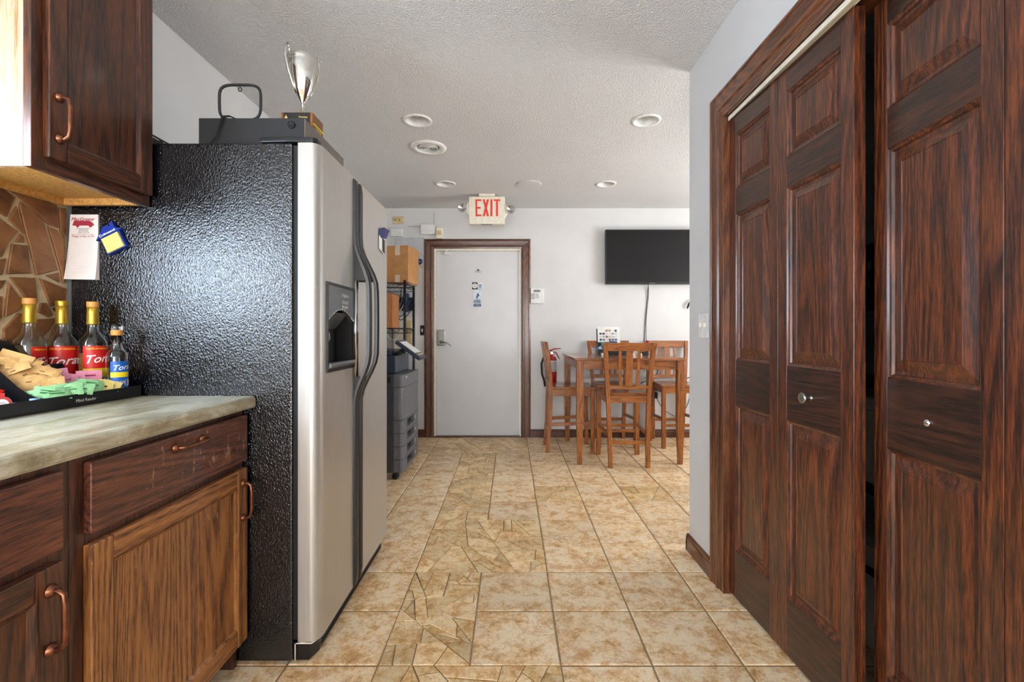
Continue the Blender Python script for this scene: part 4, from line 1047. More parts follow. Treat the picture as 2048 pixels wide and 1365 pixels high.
bottle('syrup bottle with gold cap, second from the left', -1.410, 1.468, .301, .0375, M['gold'], M['syrupc'], .135, [(.03, .163, 0)], R(V + 6), [('Torani', 4, .112, .040, 3, .35), ('PREMIUM ORIGINAL', 12, .154, .0075, 1, 0)], arc=132)
bottle('golden syrup bottle with orange cap, red, yellow and blue label', -1.340, 1.498, .300, .0375, M['tan'], M['syrup'], .14, [(.010, .062, 2), (.062, .092, 1), (.092, .163, 0)], R(V + 30), [('Torani', 8, .118, .037, 3, .35), ('PREMIUM ORIGINAL', 12, .154, .0075, 1, 0), ('FRENCH', 62, .050, .015, 3, 0), ('VANILLA', 58, .034, .015, 3, 0)], arc=140)
bottle('small syrup bottle with clear dome cap and all-blue label', -1.258, 1.492, .233, .0285, M['tan'], M['syrupb'], .050, [(.026, .064, 2), (.064, .080, 1), (.080, .114, 2)], R(V + 38), [('Torani', 12, .092, .025, 3, .35), ('CLASSIC CARAMEL', 8, .048, .0105, 3, 0)], small=True, arc=150)

# packets
def packet_mesh(w, h, mats, name, stripes):
    mb = MB(); nx, ny = 6, 4; vs = []; b = []
    for side in (1, -1):
        for j in range(ny + 1):
            for i in range(nx + 1):
                u, v = i / nx, j / ny; th = .0035 * (sin(pi * u) * sin(pi * v)) ** .5 if 0 < u < 1 and 0 < v < 1 else .0003
                vs.append(((u - .5) * w, (v - .5) * h, side * th + .003 * sin(pi * u)))
    n = (nx + 1) * (ny + 1); fs = []
    for sd in (0, 1):
        for j in range(ny):
            for i in range(nx):
                q = sd * n + j * (nx + 1) + i; f = (q, q + 1, q + nx + 2, q + nx + 1); fs.append(f if sd == 0 else f[::-1])
    mb.raw(vs, fs, 0, True)
    zt_ = .0068
    for x0, x1, y0, y1, m_ in stripes:
        mb.raw([(x0 * w, y0 * h, zt_), (x1 * w, y0 * h, zt_), (x1 * w, y1 * h, zt_), (x0 * w, y1 * h, zt_)], [(0, 1, 2, 3)], m_)
    return mb.mesh(name, mats)
KM = packet_mesh(.078, .030, [M['kraft'], M['kraftd']], 'kraft_packet', [(-.02, .12, -.32, -.22, 1)])
GM = packet_mesh(.060, .036, [M['green'], M['greend']], 'green_packet', [(-.3, .25, -.1, 0, 1), (-.3, .1, .12, .18, 1)])
YM = packet_mesh(.060, .036, [M['yelp'], M['blackm']], 'yellow_packet', [(-.48, -.40, -.45, -.2, 1), (-.2, .25, -.12, .0, 1)])
PM = packet_mesh(.060, .036, [M['pink'], M['maroon']], 'pink_packet', [(-.2, .25, -.08, .05, 1)])
def packets(mesh, name, n, lab, cat, x0, x1, y0, y1, z0, z1, rot, group, names):
    for k in range(n):
        f = (k + .5) / n
        o = bpy.data.objects.new(name, mesh); col.objects.link(o)
        o.location = (x0 + (x1 - x0) * rnd.random(), y0 + (y1 - y0) * f, z0 + (z1 - z0) * rnd.random())
        rx_, ry_, rz_ = rot(k, f); o.rotation_euler = (rx_, ry_, rz_); tag(o, lab, cat, group)
# kraft packets heaped high in the left bay
def pk(name, mesh, x, y, z, face, lean, roll, lab, cat, group):
    o = bpy.data.objects.new(name, mesh); col.objects.link(o)
    o.matrix_world = Matrix.Translation((x, y, z)) @ Matrix.Rotation(R(face), 4, 'Z') @ Matrix.Rotation(R(lean), 4, 'X') @ Matrix.Rotation(R(roll), 4, 'Z')
    return tag(o, lab, cat, group)
KP = [(-1.385, 1.262, 1.030, 40, 70, -2), (-1.368, 1.292, 1.040, 42, 66, -20), (-1.372, 1.270, 1.016, 44, 60, 4), (-1.355, 1.300, 1.030, 50, 62, -28), (-1.350, 1.262, 1.006, 36, 60, 34), (-1.338, 1.288, 1.014, 48, 55, -30),
      (-1.335, 1.272, .994, 44, 58, 26), (-1.322, 1.298, .996, 46, 55, 30), (-1.318, 1.272, .978, 44, 60, 20), (-1.303, 1.300, .982, 46, 52, 14), (-1.300, 1.278, .966, 44, 58, 24), (-1.288, 1.296, .966, 46, 60, 10),
      (-1.285, 1.280, .952, 44, 62, 12), (-1.310, 1.306, 1.004, 50, 50, -36)]
for k, (x, y, z, a, b, c) in enumerate(KP):
    pk('sugar_packet', KM, x, y, z, a + rnd.uniform(-24, 20), b + rnd.uniform(-18, 14), c + rnd.uniform(-12, 12), ('brown kraft sugar packet, topmost of the heap against the black back wall' if k == 1 else 'brown kraft sugar packet, lowest of the heap next to the green ones' if k == 12 else 'brown kraft sugar packet in the middle of the heap in the tray'), 'sugar packet', None if k in (1, 12) else 'brown sugar packets')
for k in range(13):
    pk('sweetener_packet', GM, -1.262 + .010 * (k % 3), 1.254 + k * .0118, .940 + .004 * (k % 2) + .0009 * k, 52 + rnd.uniform(-16, 16), 62 + rnd.uniform(-12, 14), rnd.uniform(-14, 18), ('green sweetener packet at the left end of the row, nearest the creamers' if k == 0 else 'green sweetener packet touching the first yellow one' if k == 12 else 'green sweetener packet in the middle of the row behind the tray lip'), 'sweetener packet', None if k in (0, 12) else 'green sweetener packets')
for k in range(8):
    pk('sweetener_packet', YM, -1.262 + .006 * (k % 3), 1.405 + k * .0095, .948 + .003 * (k % 2) - .0010 * k, 46 + rnd.uniform(-8, 8), 54 + rnd.uniform(-8, 8), -6 - 3 * k, ('yellow sweetener packet touching the last green one' if k == 0 else 'yellow sweetener packet at the right end, nearest the small bottle' if k == 7 else 'yellow sweetener packet in the middle of the yellow row'), 'sweetener packet', None if k in (0, 7) else 'yellow sweetener packets')
for k, (x, y, z, c) in enumerate(((-1.318, 1.350, .986, 10), (-1.306, 1.366, .974, -12), (-1.300, 1.384, .968, 8), (-1.300, 1.440, .976, 0))):
    pk('sweetener_packet', PM, x, y, z, 44, 66, c, ('pink sweetener packet behind the yellow ones, nearest the bottles' if k == 3 else ('leftmost pink sweetener packet, beside the brown heap', 'pink sweetener packet, second from the brown heap', 'pink sweetener packet at the foot of the black divider')[k]), 'sweetener packet', 'pink sweetener packets')
# creamers and a straw-like stirrer pack
def creamer(label, x, y, z, rot):
    t = thing('creamer_cup', label, 'creamer'); t.location = (x, y, z); t.rotation_euler = rot
    MB().lathe([(0, -.012), (.012, -.012), (.0165, .010), (.0185, .011), (.0185, .0125), (0, .0125)], seg=24).build('cup', M['white'], t)
    mb = MB(); mb.lathe([(0, .0128), (.0182, .0128)], seg=24, m=0, cap=False); mb.lathe([(0, .0130), (.0135, .0130)], (0, -.002, 0), seg=24, m=1, cap=False)
    marks(mb, (0, .002, .0133), (1, 0, 0), (0, 1, 0), .018, .003, 2, 6); marks(mb, (0, -.004, .0133), (1, 0, 0), (0, 1, 0), .014, .003, 2, 5); mb.box(-.005, .005, .017, .027, .0122, .0132, 0)
    tag(mb.build('foil_lid', [M['redp'], M['white'], M['maroon']], t, fix=False), 'red and white foil lid')
creamer('red and white creamer cup, nearest the tray front', -1.268, 1.165, .9295, (R(72), 0, R(40)))
creamer('red and white creamer cup, leftmost at the picture edge', -1.290, 1.10, .9275, (R(70), 0, R(110)))
creamer('white creamer cup lying on its side behind the others', -1.325, 1.13, .9355, (R(85), 0, R(200)))
creamer('white creamer cup with red lid leaning on the divider', -1.315, 1.186, .9395, (R(30), R(25), R(20)))
mb = MB(); mb.tube([(-1.29, 1.185, .925), (-1.262, 1.198, .927), (-1.234, 1.214, .930)], .004, 8, 0); mb.lathe([(0, .0085), (.010, .0085), (.010, -.0015), (0, -.0015)], (-1.236, 1.213, .930), seg=16, m=1)
mb.o = Vector((-1.26, 1.2, .92))
o = mb.build('stirrer', [M['white'], M['ltblue']], loc=(-1.26, 1.2, .92)); tag(o, 'white stirrer with pale blue end beside the creamers', 'stirrer')

# ------------------------------------------------------------------ closet bifold doors
def leaf(parent, loc, rz, w, h, label=None, knob=None, stub=False):
    T = .034; st = .050; zr = [0, .196, .800, .9855, 1.591, 1.697, 1.921, h]; k = h / 2.015
    mb = MB(); mb.box(0, st, 0, T, 0, h, 0); mb.box(w - st, w, 0, T, 0, h, 0)
    for a, b in ((0, .196), (.800, .9855), (1.591, 1.697), (1.921, h)): mb.box(st, w - st, .0004, T - .0004, a, b, 1)
    o = mb.build('leaf', [M['clZ'], M['clX']], parent, bev=.0015, loc=loc); o.rotation_euler = (0, 0, rz)
    if label: tag(o, label)
    for a, b in ((.196, .800), (.9855, 1.591), (1.697, 1.921)):
        rings = [(0, .0005), (.004, .004), (.009, .006), (.0125, .012), (.020, .0125), (.046, .0035), (.0485, .0025), (.0505, .0045), (.052, .0045)]
        x0, x1 = st, w - st; vs = []; fs = []
        for d, y in rings: vs += [(x0 + d, y, a + d), (x1 - d, y, a + d), (x1 - d, y, b - d), (x0 + d, y, b - d)]
        for q in range(len(rings) - 1):
            for j in range(4): fs.append((4 * q + j, 4 * q + (j + 1) % 4, 4 * q + 4 + (j + 1) % 4, 4 * q + 4 + j))
        q = 4 * (len(rings) - 1); fs.append((q, q + 1, q + 2, q + 3))
        n = len(vs); vs += [(x0, T - .006, a), (x1, T - .006, a), (x1, T - .006, b), (x0, T - .006, b)]; fs.append((n, n + 3, n + 2, n + 1))
        MB().raw(vs, fs).build('panel', M['clZ'], o, fix=False)
    if stub: tag(MB().lathe([(.010, 0), (.009, -.004), (.005, -.007), (0, -.007)], (w * knob, 0, .893), 'Y', 14).build('knob_stub', M['chrome'], o), 'small shiny stub where a knob is missing')
    elif knob:
        MB().lathe([(.012, 0), (.008, -.004), (.007, -.014), (.014, -.020), (.0175, -.027), (.0165, -.032), (.011, -.0335), (.010, -.0325), (.004, -.0335), (0, -.0345)], (w * knob, 0, .893), 'Y', 24).build('knob', M['alu'], o)
    return o
def leaf_span(p0, p1): # far end -> near end
    v = Vector(p1) - Vector(p0); return math.atan2(v.y, v.x), v.length
d2 = thing('door_2', None, None, (.94, 1.64, 0)); struct(d2)
a, L = leaf_span((.929, 1.986), (.938, 1.645)); leaf(d2, (.929 - .94, 1.986 - 1.64, .012), a, L, 2.0, 'far closet door leaf hinged at the jamb')
a, L = leaf_span((.938, 1.6425), (.944, 1.288)); leaf(d2, (.938 - .94, 1.6425 - 1.64, .012), a, L, 2.0, 'closet door leaf with nickel knob and chipped edge', .5)
d3 = thing('door_3', None, None, (.96, .91, 0)); struct(d3)
a, L = leaf_span((.999, 1.286), (.960, .911)); leaf(d3, (.999 - .96, 1.286 - .91, .004), a, L, 2.0, 'near closet door leaf hanging slightly inside', .5, True)
a, L = leaf_span((.960, .909), (.945, .535)); leaf(d3, (0, .909 - .91, .004), a, L, 2.0)
# inside the closet: shelving and pale appliances seen through the gap
t = thing('closet_shelf_rack', 'black shelf rack standing inside the closet behind the doors', 'shelf rack', (1.45, 1.62, 0))
O = t.location
for z in (.56, .92, 1.20): MB(O).box(1.22, 1.72, 1.35, 1.93, z, z + .02).build('shelf', M['blackm'], t)
for x in (1.22, 1.70):
    for y in (1.35, 1.91): MB(O).box(x, x + .02, y, y + .02, 0, 1.5).build('post', M['blackm'], t)
t = thing('closet_appliance', 'pale boxy appliance on the middle closet shelf, seen through the door gap', 'appliance', (1.45, 1.62, .58)); O = t.location
MB(O).box(1.25, 1.69, 1.38, 1.88, .581, .84).build('body', M['cream'], t, bev=.012); MB(O).box(1.25, 1.69, 1.38, 1.88, .842, .885).build('lid', M['white'], t, bev=.008)
t = thing('stereo_receiver', 'black unit with round knobs on the upper closet shelf, behind the door gap', 'stereo', (1.45, 1.62, 1.22)); O = t.location
MB(O).box(1.25, 1.69, 1.38, 1.88, 1.221, 1.42).build('body', M['black'], t, bev=.004)
for z in (1.28, 1.34): MB(O).lathe([(.02, 1.25), (.02, 1.235), (.015, 1.232), (0, 1.232)], (0, 1.60, z), 'X', 18).build('knob', M['alu'], t)
t = thing('storage_bin', 'grey white bin with dark band on the closet floor', 'bin', (1.45, 1.62, 0)); O = t.location
MB(O).box(1.26, 1.68, 1.39, 1.88, .001, .26).build('body', M['white'], t, bev=.01); MB(O).box(1.255, 1.685, 1.385, 1.885, .262, .28).build('band', M['rubber'], t); MB(O).box(1.26, 1.68, 1.39, 1.88, .282, .36).build('lid', M['cream'], t, bev=.01)
# light switches on the right wall
t = thing('light_switch', 'white double light switch plate beside the closet casing', 'light switch', (XR, 2.20, 1.143)); O = t.location
MB(O).box(XR - .005, XR, 2.145, 2.257, 1.085, 1.20).build('plate', M['white'], t, bev=.002)
for y in (2.177, 2.224): MB(O).box(XR - .016, XR - .005, y - .005, y + .005, 1.136, 1.156).build('toggle', M['cream'], t, bev=.001)

# ------------------------------------------------------------------ dining table and chairs
t = thing('dining_table', 'square cherry counter-height table near the back wall', 'table', (1.0, 4.39, 0)); O = t.location
mb = MB(O); mb.box(.532, 1.470, 3.915, 4.87, .878, .900); mb.build('tabletop', M['chairT'], t, bev=.004)
mb = MB(O)
for a in ((.575, 1.425, 3.955, 3.975), (.575, 1.425, 4.81, 4.83), (.575, .595, 3.975, 4.81), (1.405, 1.425, 3.975, 4.81)): mb.box(*a, .80, .878)
mb.build('apron', M['chairX'], t, bev=.001)
for x in (.53, 1.378):
    for y in (3.925, 4.79):
        s = 1 if x < 1 else -1; x0 = x + .022
        mb = MB(O); mb.frustum((x0 + .010, x0 + .046, y + .01, y + .046), 0, (x0, x0 + .058, y, y + .058), .35); mb.box(x0, x0 + .058, y, y + .058, .35, .878); mb.build('leg', M['chairZ'], t, bev=.003)
def chair(label, loc, rz, first=None):
    t = thing('counter_stool_chair', label, 'chair', loc, rz, 'cherry counter-height chairs')
    t.name = 'counter_chair'
    mb = MB(); vs = []; fs = []; n = 10; sw = .20; sd0, sd1 = -.175, .225
    for j in range(n + 1):
        for i in range(n + 1):
            u, v = i / n, j / n; d = .012 * (sin(pi * u) * sin(pi * v)) ** 1.2
            wf = 1 - .10 * (1 - v); vs.append(((u - .5) * 2 * sw * wf, sd0 + (sd1 - sd0) * v, .612 - d))
    m_ = len(vs)
    for j in range(n + 1):
        for i in range(n + 1):
            u, v = i / n, j / n; wf = 1 - .10 * (1 - v); vs.append(((u - .5) * 2 * sw * wf * .985, sd0 + .003 + (sd1 - sd0 - .006) * v, .588))
    for j in range(n):
        for i in range(n):
            q = j * (n + 1) + i; fs.append((q, q + 1, q + n + 2, q + n + 1)); q += m_; fs.append((q, q + n + 1, q + n + 2, q + 1))
    rim = [i for i in range(n + 1)] + [j * (n + 1) + n for j in range(1, n + 1)] + [n * (n + 1) + i for i in range(n - 1, -1, -1)] + [j * (n + 1) for j in range(n - 1, 0, -1)]
    for a, b in zip(rim, rim[1:] + rim[:1]): fs.append((a, b, b + m_, a + m_))
    mb.raw(vs, fs); mb.build('seat', M['chairT'], t, bev=.003)
    def post(path, w_=.034, d_=.038):
        vs = []; k = len(path)
        for x, y, z in path: vs += [(x - w_ / 2, y - d_ / 2, z), (x + w_ / 2, y - d_ / 2, z), (x + w_ / 2, y + d_ / 2, z), (x - w_ / 2, y + d_ / 2, z)]
        fs = [(3, 2, 1, 0), (4 * k - 4, 4 * k - 3, 4 * k - 2, 4 * k - 1)]
        for q in range(k - 1):
            for j in range(4): fs.append((4 * q + j, 4 * q + (j + 1) % 4, 4 * q + 4 + (j + 1) % 4, 4 * q + 4 + j))
        return MB().raw(vs, fs)
    def bx(z):  # x and y of the back post at height z
        pts = [(.153, -.215, 0), (.158, -.196, .25), (.168, -.185, .58), (.180, -.195, .75), (.192, -.215, .90), (.203, -.238, 1.03)]
        for (x1, y1, z1), (x2, y2, z2) in zip(pts, pts[1:]):
            if z <= z2 + 1e-9: f = (z - z1) / (z2 - z1); return x1 + (x2 - x1) * f, y1 + (y2 - y1) * f
    for s in (-1, 1):
        zs = [0, .12, .25, .42, .58, .67, .75, .83, .90, .97, 1.03]
        post([(s * bx(z)[0], bx(z)[1], z) for z in zs]).build('leg', M['chairZ'], t, bev=.002)
        post([(s * .176, .200, 0), (s * .176, .197, .40), (s * .176, .197, .588)], .036, .036).build('leg', M['chairZ'], t, bev=.002)
    # rails of the backrest
    def rail(z0, z1, th, name, inset_=.0):
        mb = MB(); N = 8
        vs = []
        for i in range(N + 1):
            u = i / N * 2 - 1; 
            for z in (z0, z1):
                xx, yy = bx(z); cv = -.012 * (1 - u * u)
                vs += [(u * (xx + inset_), yy + cv - th / 2, z), (u * (xx + inset_), yy + cv + th / 2, z)]
        fs = [(0, 1, 3, 2), (4 * N, 4 * N + 2, 4 * N + 3, 4 * N + 1)]
        for i in range(N):
            a = 4 * i
            for p, q in ((0, 1), (1, 3), (3, 2), (2, 0)): fs.append((a + p, a + q, a + 4 + q, a + 4 + p))
        return mb.raw(vs, fs).build(name, M['chairX'], t, bev=.002)
    rail(.962, 1.03, .024, 'top_rail', .017); rail(.643, .675, .022, 'lower_rail', -.012)
    for u, w_ in ((-.40, .026), (0, .056), (.40, .026)):
        pts = []
        vs = []
        zs = [.672, .77, .87, .964]
        for z in zs:
            xx, yy = bx(z); yc = yy - .012 * (1 - u * u)
            vs += [(u * xx - w_ / 2, yc - .006, z), (u * xx + w_ / 2, yc - .006, z), (u * xx + w_ / 2, yc + .006, z), (u * xx - w_ / 2, yc + .006, z)]
        fs = [(3, 2, 1, 0), (12, 13, 14, 15)]
        for q in range(3):
            for j in range(4): fs.append((4 * q + j, 4 * q + (j + 1) % 4, 4 * q + 4 + (j + 1) % 4, 4 * q + 4 + j))
        MB().raw(vs, fs).build('slat', M['chairZ'], t, bev=.001)
    mb = MB(); mb.box(-.158, .158, .188, .206, .530, .588); mb.box(-.15, .15, -.195, -.177, .530, .588)
    mb.box(-.185, -.168, -.17, .18, .530, .588); mb.box(.168, .185, -.17, .18, .530, .588); mb.build('apron', M['chairX'], t, bev=.001)
    MB().box(-.16, .16, .190, .208, .205, .235).build('stretcher', M['chairX'], t, bev=.002)
    MB().box(-.145, .145, -.210, -.196, .190, .220).build('stretcher', M['chairX'], t, bev=.002)
    for s in (-1, 1): MB().raw([(s * .160 - .008, -.19, .245), (s * .160 + .008, -.19, .245), (s * .176 + .008, .185, .265), (s * .176 - .008, .185, .265), (s * .160 - .008, -.19, .275), (s * .160 + .008, -.19, .275), (s * .176 + .008, .185, .295), (s * .176 - .008, .185, .295)],
        [(0, 3, 2, 1), (4, 5, 6, 7), (0, 1, 5, 4), (1, 2, 6, 5), (2, 3, 7, 6), (3, 0, 4, 7)]).build('stretcher', M['chairX'], t, bev=.002)
    return t
c0 = chair('cherry counter chair in front of the table with its back to the viewer', (.973, 4.065, 0), 0)
dup(c0, (.553, 4.49, 0), (0, 0, R(-90)), 'cherry counter chair on the left side of the table, seen side on')
dup(c0, (1.025, 4.71, 0), (0, 0, R(180)), 'cherry counter chair behind the table, mostly hidden by the front chair')
dup(c0, (1.645, 4.70, 0), (0, 0, R(180)), 'cherry counter chair to the right of the table under the television')

# things on the table
t = thing('sample_board', 'white board with rows of coloured material samples', 'sample board', (1.03, 4.66, .90)); O = t.location
A = Matrix.Translation((0, 4.66, .902)) @ Matrix.Rotation(R(-10), 4, 'X') @ Matrix.Translation((0, -4.66, -.902))
bx0, bx1, bz0, bz1 = .868, 1.092, .902, 1.176
mb = MB(O); mb.box(bx0, bx1, 4.655, 4.662, bz0, bz1, 0, A); mb.box(bx0 - .010, bx0, 4.652, 4.665, bz0, bz1 - .02, 1, A); mb.build('board', [M['white'], M['blackm']], t)
cols = [(None, None, (166, 122, 66), (166, 144, 112), None, (66, 72, 86)), ((62, 74, 98), (66, 62, 66), (214, 208, 200), (226, 214, 200), (150, 164, 194), (206, 206, 206)), ((206, 200, 190), (170, 160, 146), (126, 86, 70), (190, 182, 168), (200, 194, 180), (216, 210, 200)), ((40, 70, 110), (110, 106, 104), (220, 216, 208), (112, 70, 66), (84, 104, 140), (80, 100, 130)), ((170, 180, 196), (90, 120, 130), (180, 170, 160), (96, 66, 64), (96, 120, 156), (90, 110, 150))]
for j, row in enumerate(cols):
    for i, c in enumerate(row):
        if not c: continue
        x = bx0 + .030 + i * .0305; z = bz1 - .040 - j * .0305
        mt = bpy.data.materials.get('sample_%d_%d_%d' % c) or plain('sample_%d_%d_%d' % c, S(*c), .5)
        MB(O).box(x - .011, x + .011, 4.652, 4.6545, z - .010, z + .010, 0, A).build('sample', mt, t)
t = thing('desk_organizer', 'black desk organiser crammed with papers in front of the sample board', 'organiser', (.98, 4.55, .90)); O = t.location
mb = MB(O); x0, x1, y0, y1 = .835, 1.035, 4.48, 4.60
mb.box(x0, x1, y0, y0 + .004, .9015, .955); mb.box(x0, x1, y1 - .004, y1, .9015, 1.02); mb.box(x0, x0 + .004, y0 + .004, y1 - .004, .9015, 1.01); mb.box(x1 - .004, x1, y0 + .004, y1 - .004, .9015, 1.0); mb.box(x0 + .004, x1 - .004, y0 + .004, y1 - .004, .9015, .906); mb.box(x0 + .004, x1 - .004, 4.535, 4.539, .906, .98)
mb.build('tray', M['black'], t)
def stand_card(name, label, cat, x, y, z, w_, h_, tilt, mat, th=.006, par=None, rz=0):
    A_ = Matrix.Translation((x, y, z)) @ Matrix.Rotation(R(rz), 4, 'Z') @ Matrix.Rotation(R(tilt), 4, 'Y')
    mb = MB((x, y, z)); mb.box(-w_ / 2, w_ / 2, -th / 2, th / 2, 0, h_, 0, A_); o = mb.build(name, mat, None, bev=.001, loc=(x, y, z)); return tag(o, label, cat)
stand_card('brochure', 'navy brochure standing in the black organiser', 'brochure', .985, 4.555, .907, .075, .125, 5, M['dblue'], .02)
stand_card('brochure', 'teal brochure standing in the black organiser, left of the navy one', 'brochure', .915, 4.556, .907, .05, .115, -8, M['teal'], .012)
stand_card('packet', 'blue and white packet lying low at the left of the organiser', 'packet', .875, 4.508, .907, .05, .075, -25, M['ltblue'], .012)
o = stand_card('black_case', 'black patterned case right of the organiser', 'case', 1.10, 4.55, .9005, .095, .082, 0, M['blackm'], .07); 
stand_card('business_card_box', 'small cream card box at the organiser front', 'card box', .883, 4.42, .9005, .06, .02, 0, M['cream'], .06)
stand_card('card_stack', 'left small stack of white cards behind the front chair back', 'cards', 1.115, 4.33, .9005, .045, .022, 0, M['paper'], .05)
stand_card('card_stack', 'right small stack of white cards behind the front chair back', 'cards', 1.185, 4.33, .9005, .045, .022, 0, M['paper'], .05)
t = thing('table_gadget', 'small black gadget with a glossy red ball on top on the table', 'gadget', (1.29, 4.5, .90)); O = t.location
mb = MB(O); mb.box(1.262, 1.318, 4.475, 4.525, .9005, .93); mb.tube([(1.30, 4.5, .93), (1.305, 4.5, .985)], .009, 10); mb.build('stand', M['black'], t, bev=.003)
MB(O).lathe([(0, -.026), (.014, -.022), (.024, -.010), (.027, 0), (.024, .012), (.014, .023), (0, .027)], (1.315, 4.5, 1.012), seg=24).build('ball', M['redp'], t)

# ------------------------------------------------------------------ television and its leads
t = thing('television', 'black flat screen television mounted on the back wall', 'television', (1.48, 4.93, 1.92)); O = t.location
z0 = pt(0, 569, 4.9).z; z1 = pt(0, 459.5, 4.9).z; x0 = pt(1211, 0, 4.9).x; x1 = x0 + .985
mb = MB(O); mb.box(x0, x1, 4.895, 4.93, z0, z1, 0); mb.build('case', M['black'], t, bev=.004)
MB(O).box(x0 + .012, x1 - .012, 4.8935, 4.895, z0 + .022, z1 - .012).build('screen', M['screen'], t)
MB(O).box(x0 + .3, x1 - .3, 4.93, 4.978, z0 + .12, z1 - .12).build('wall_mount', M['blackm'], t)
mb = MB(O); marks(mb, ((x0 + x1) / 2, 4.8945, z0 + .011), rx, uz_, .055, .008, 0, 7); mb.build('lettering', M['grey'], t, fix=False)
def cable(label, pts, r=.003, mat='rubber'):
    P_ = [Vector(p) for p in pts]; Q = []
    for i in range(len(P_) - 1):
        p0, p1, p2, p3 = P_[max(i - 1, 0)], P_[i], P_[i + 1], P_[min(i + 2, len(P_) - 1)]
        for k in range(5):
            s = k / 5; Q.append(.5 * ((2 * p1) + (-p0 + p2) * s + (2 * p0 - 5 * p1 + 4 * p2 - p3) * s * s + (-p0 + 3 * p1 - 3 * p2 + p3) * s ** 3))
    Q.append(P_[-1]); mb = MB(P_[0]); mb.tube(Q, r, 6); o = mb.build('cable', M[mat], loc=P_[0]); return tag(o, label, 'cable')
W = YB - .006
def wpt(px, py, y=W): v = pt(px, py, y); return (v.x, y, v.z)
cable('black cable hanging from the television to the table, left strand', [wpt(1297, 566, 4.95), wpt(1294, 600), wpt(1291, 640), wpt(1289, 672), wpt(1288, 700), wpt(1290, 745)])
cable('black cable hanging from the television to the table, right strand', [wpt(1296, 566, 4.94), wpt(1297, 590), wpt(1293, 630, 4.966), wpt(1292, 668, 4.966), wpt(1294, 700), wpt(1300, 760)])
cable('black cable looping out below the right chair seat', [wpt(1314, 730), wpt(1315, 745), wpt(1309, 756), wpt(1308, 765), wpt(1312, 780), wpt(1311, 790)])
cable('black cable sweeping up to the right behind the right chair', [wpt(1282, 768), wpt(1288, 764), wpt(1300, 764), wpt(1345, 766), wpt(1372, 758), wpt(1385, 752)], .004)
cable('thin black cable curling near the floor behind the right chair', [wpt(1312, 792), wpt(1322, 812), wpt(1340, 828), wpt(1360, 832), wpt(1380, 795), wpt(1385, 720)], .0025)
t = thing('power_adapter', 'black power adapter plugged in low on the back wall', 'power adapter', wpt(1310, 790)); O = t.location
MB().box(-.014, .018, -.04, 0, -.035, .03).build('body', M['black'], t, bev=.003)
o = MB((pt(1377, 611, W).x, W, 1.42)).tube([wpt(1384, 600, W - .02), wpt(1378, 608, W - .03), wpt(1375, 616, W - .03), wpt(1375, 618, W - .01)], [.006, .011, .009, .004], 8).build('wall_hook', M['black'], loc=(pt(1377, 611, W).x, W, 1.42)); tag(o, 'small black hook on the back wall at the partition edge', 'hook')

# ------------------------------------------------------------------ small things on the back wall
def wbox(mb, px0, py0, px1, py1, d, m=0, y=YB):
    a = pt(px0, py0, YB); b = pt(px1, py1, YB); mb.box(a.x, b.x, y - d, y, b.z, a.z, m)
def wthing(name, label, cat, px, py): return thing(name, label, cat, pt(px, py, YB))
t = wthing('keypad', 'white security keypad with small grey display beside the door', 'keypad', 1074, 592); O = t.location
mb = MB(O); wbox(mb, 1061, 577, 1087.5, 607.5, .025); mb.build('case', M['white'], t, bev=.004)
mb = MB(O); wbox(mb, 1067, 580.5, 1080, 585, .0262); mb.build('display', M['grey'], t)
for r_ in range(4):
    for c_ in range(3): mb = MB(O); wbox(mb, 1062 + c_ * 2.8, 588 + r_ * 3, 1064 + c_ * 2.8, 590 + r_ * 3, .0275); mb.build('key', M['grey'], t)
for r_ in range(3): mb = MB(O); wbox(mb, 1071, 589 + r_ * 3, 1077, 590.2 + r_ * 3, .0265); mb.build('marking', M['grey'], t)
t = wthing('fire_extinguisher', 'red fire extinguisher with black hose on the back wall', 'fire extinguisher', 1101, 775); O = t.location
ex_, ey_ = pt(1101.5, 0, YB).x, YB - .075; z0 = pt(0, 774, YB).z; z1 = pt(0, 712, YB).z
MB(O).lathe([(0, z0), (.05, z0), (.055, z0 + .01), (.055, z1 - .035), (.045, z1 - .01), (.02, z1), (.018, z1 + .02), (0, z1 + .02)], (ex_, ey_, 0), seg=32).build('cylinder', M['redp'], t)
mb = MB(O); mb.lathe([(.0556, z0 + .17), (.0556, z1 - .045)], (ex_, ey_, 0), seg=32, cap=False)
tag(mb.build('label', M['white'], t), 'white instruction label')
for k in range(7): MB(O).lathe([(.0560, z0 + .18 + k * .014), (.0560, z0 + .184 + k * .014)], (ex_, ey_, 0), seg=24, cap=False, a0=R(-150), a1=R(-40)).build('printed_line', M['navy'], t)
MB(O).box(ex_ - .014, ex_ + .02, ey_ - .015, ey_ + .015, z1 + .015, z1 + .05).build('valve', M['alu'], t, bev=.003)
mb = MB(O); mb.tube([(ex_ - .02, ey_, z1 + .055), (ex_ + .03, ey_, z1 + .075), (ex_ + .10, ey_, z1 + .08)], [.007, .007, .004], 8); mb.tube([(ex_, ey_, z1 + .045), (ex_ + .05, ey_, z1 + .035), (ex_ + .085, ey_, z1 - .03)], [.007, .007, .004], 8); tag(mb.build('lever', M['redp'], t), 'red squeeze levers')
MB(O).tube([(ex_ - .01, ey_, z1 + .035), (ex_ - .07, ey_ - .01, z1 + .02), (ex_ - .105, ey_ - .02, z1 - .08), (ex_ - .10, ey_ - .02, z1 - .19), (ex_ - .078, ey_ - .02, z1 - .25)], [.009, .010, .010, .010, .009], 8).build('hose', M['blackm'], t)
MB(O).tube([(ex_ - .078, ey_ - .02, z1 - .25), (ex_ - .066, ey_ - .02, z1 - .315)], [.009, .012], 10).build('nozzle', M['black'], t)
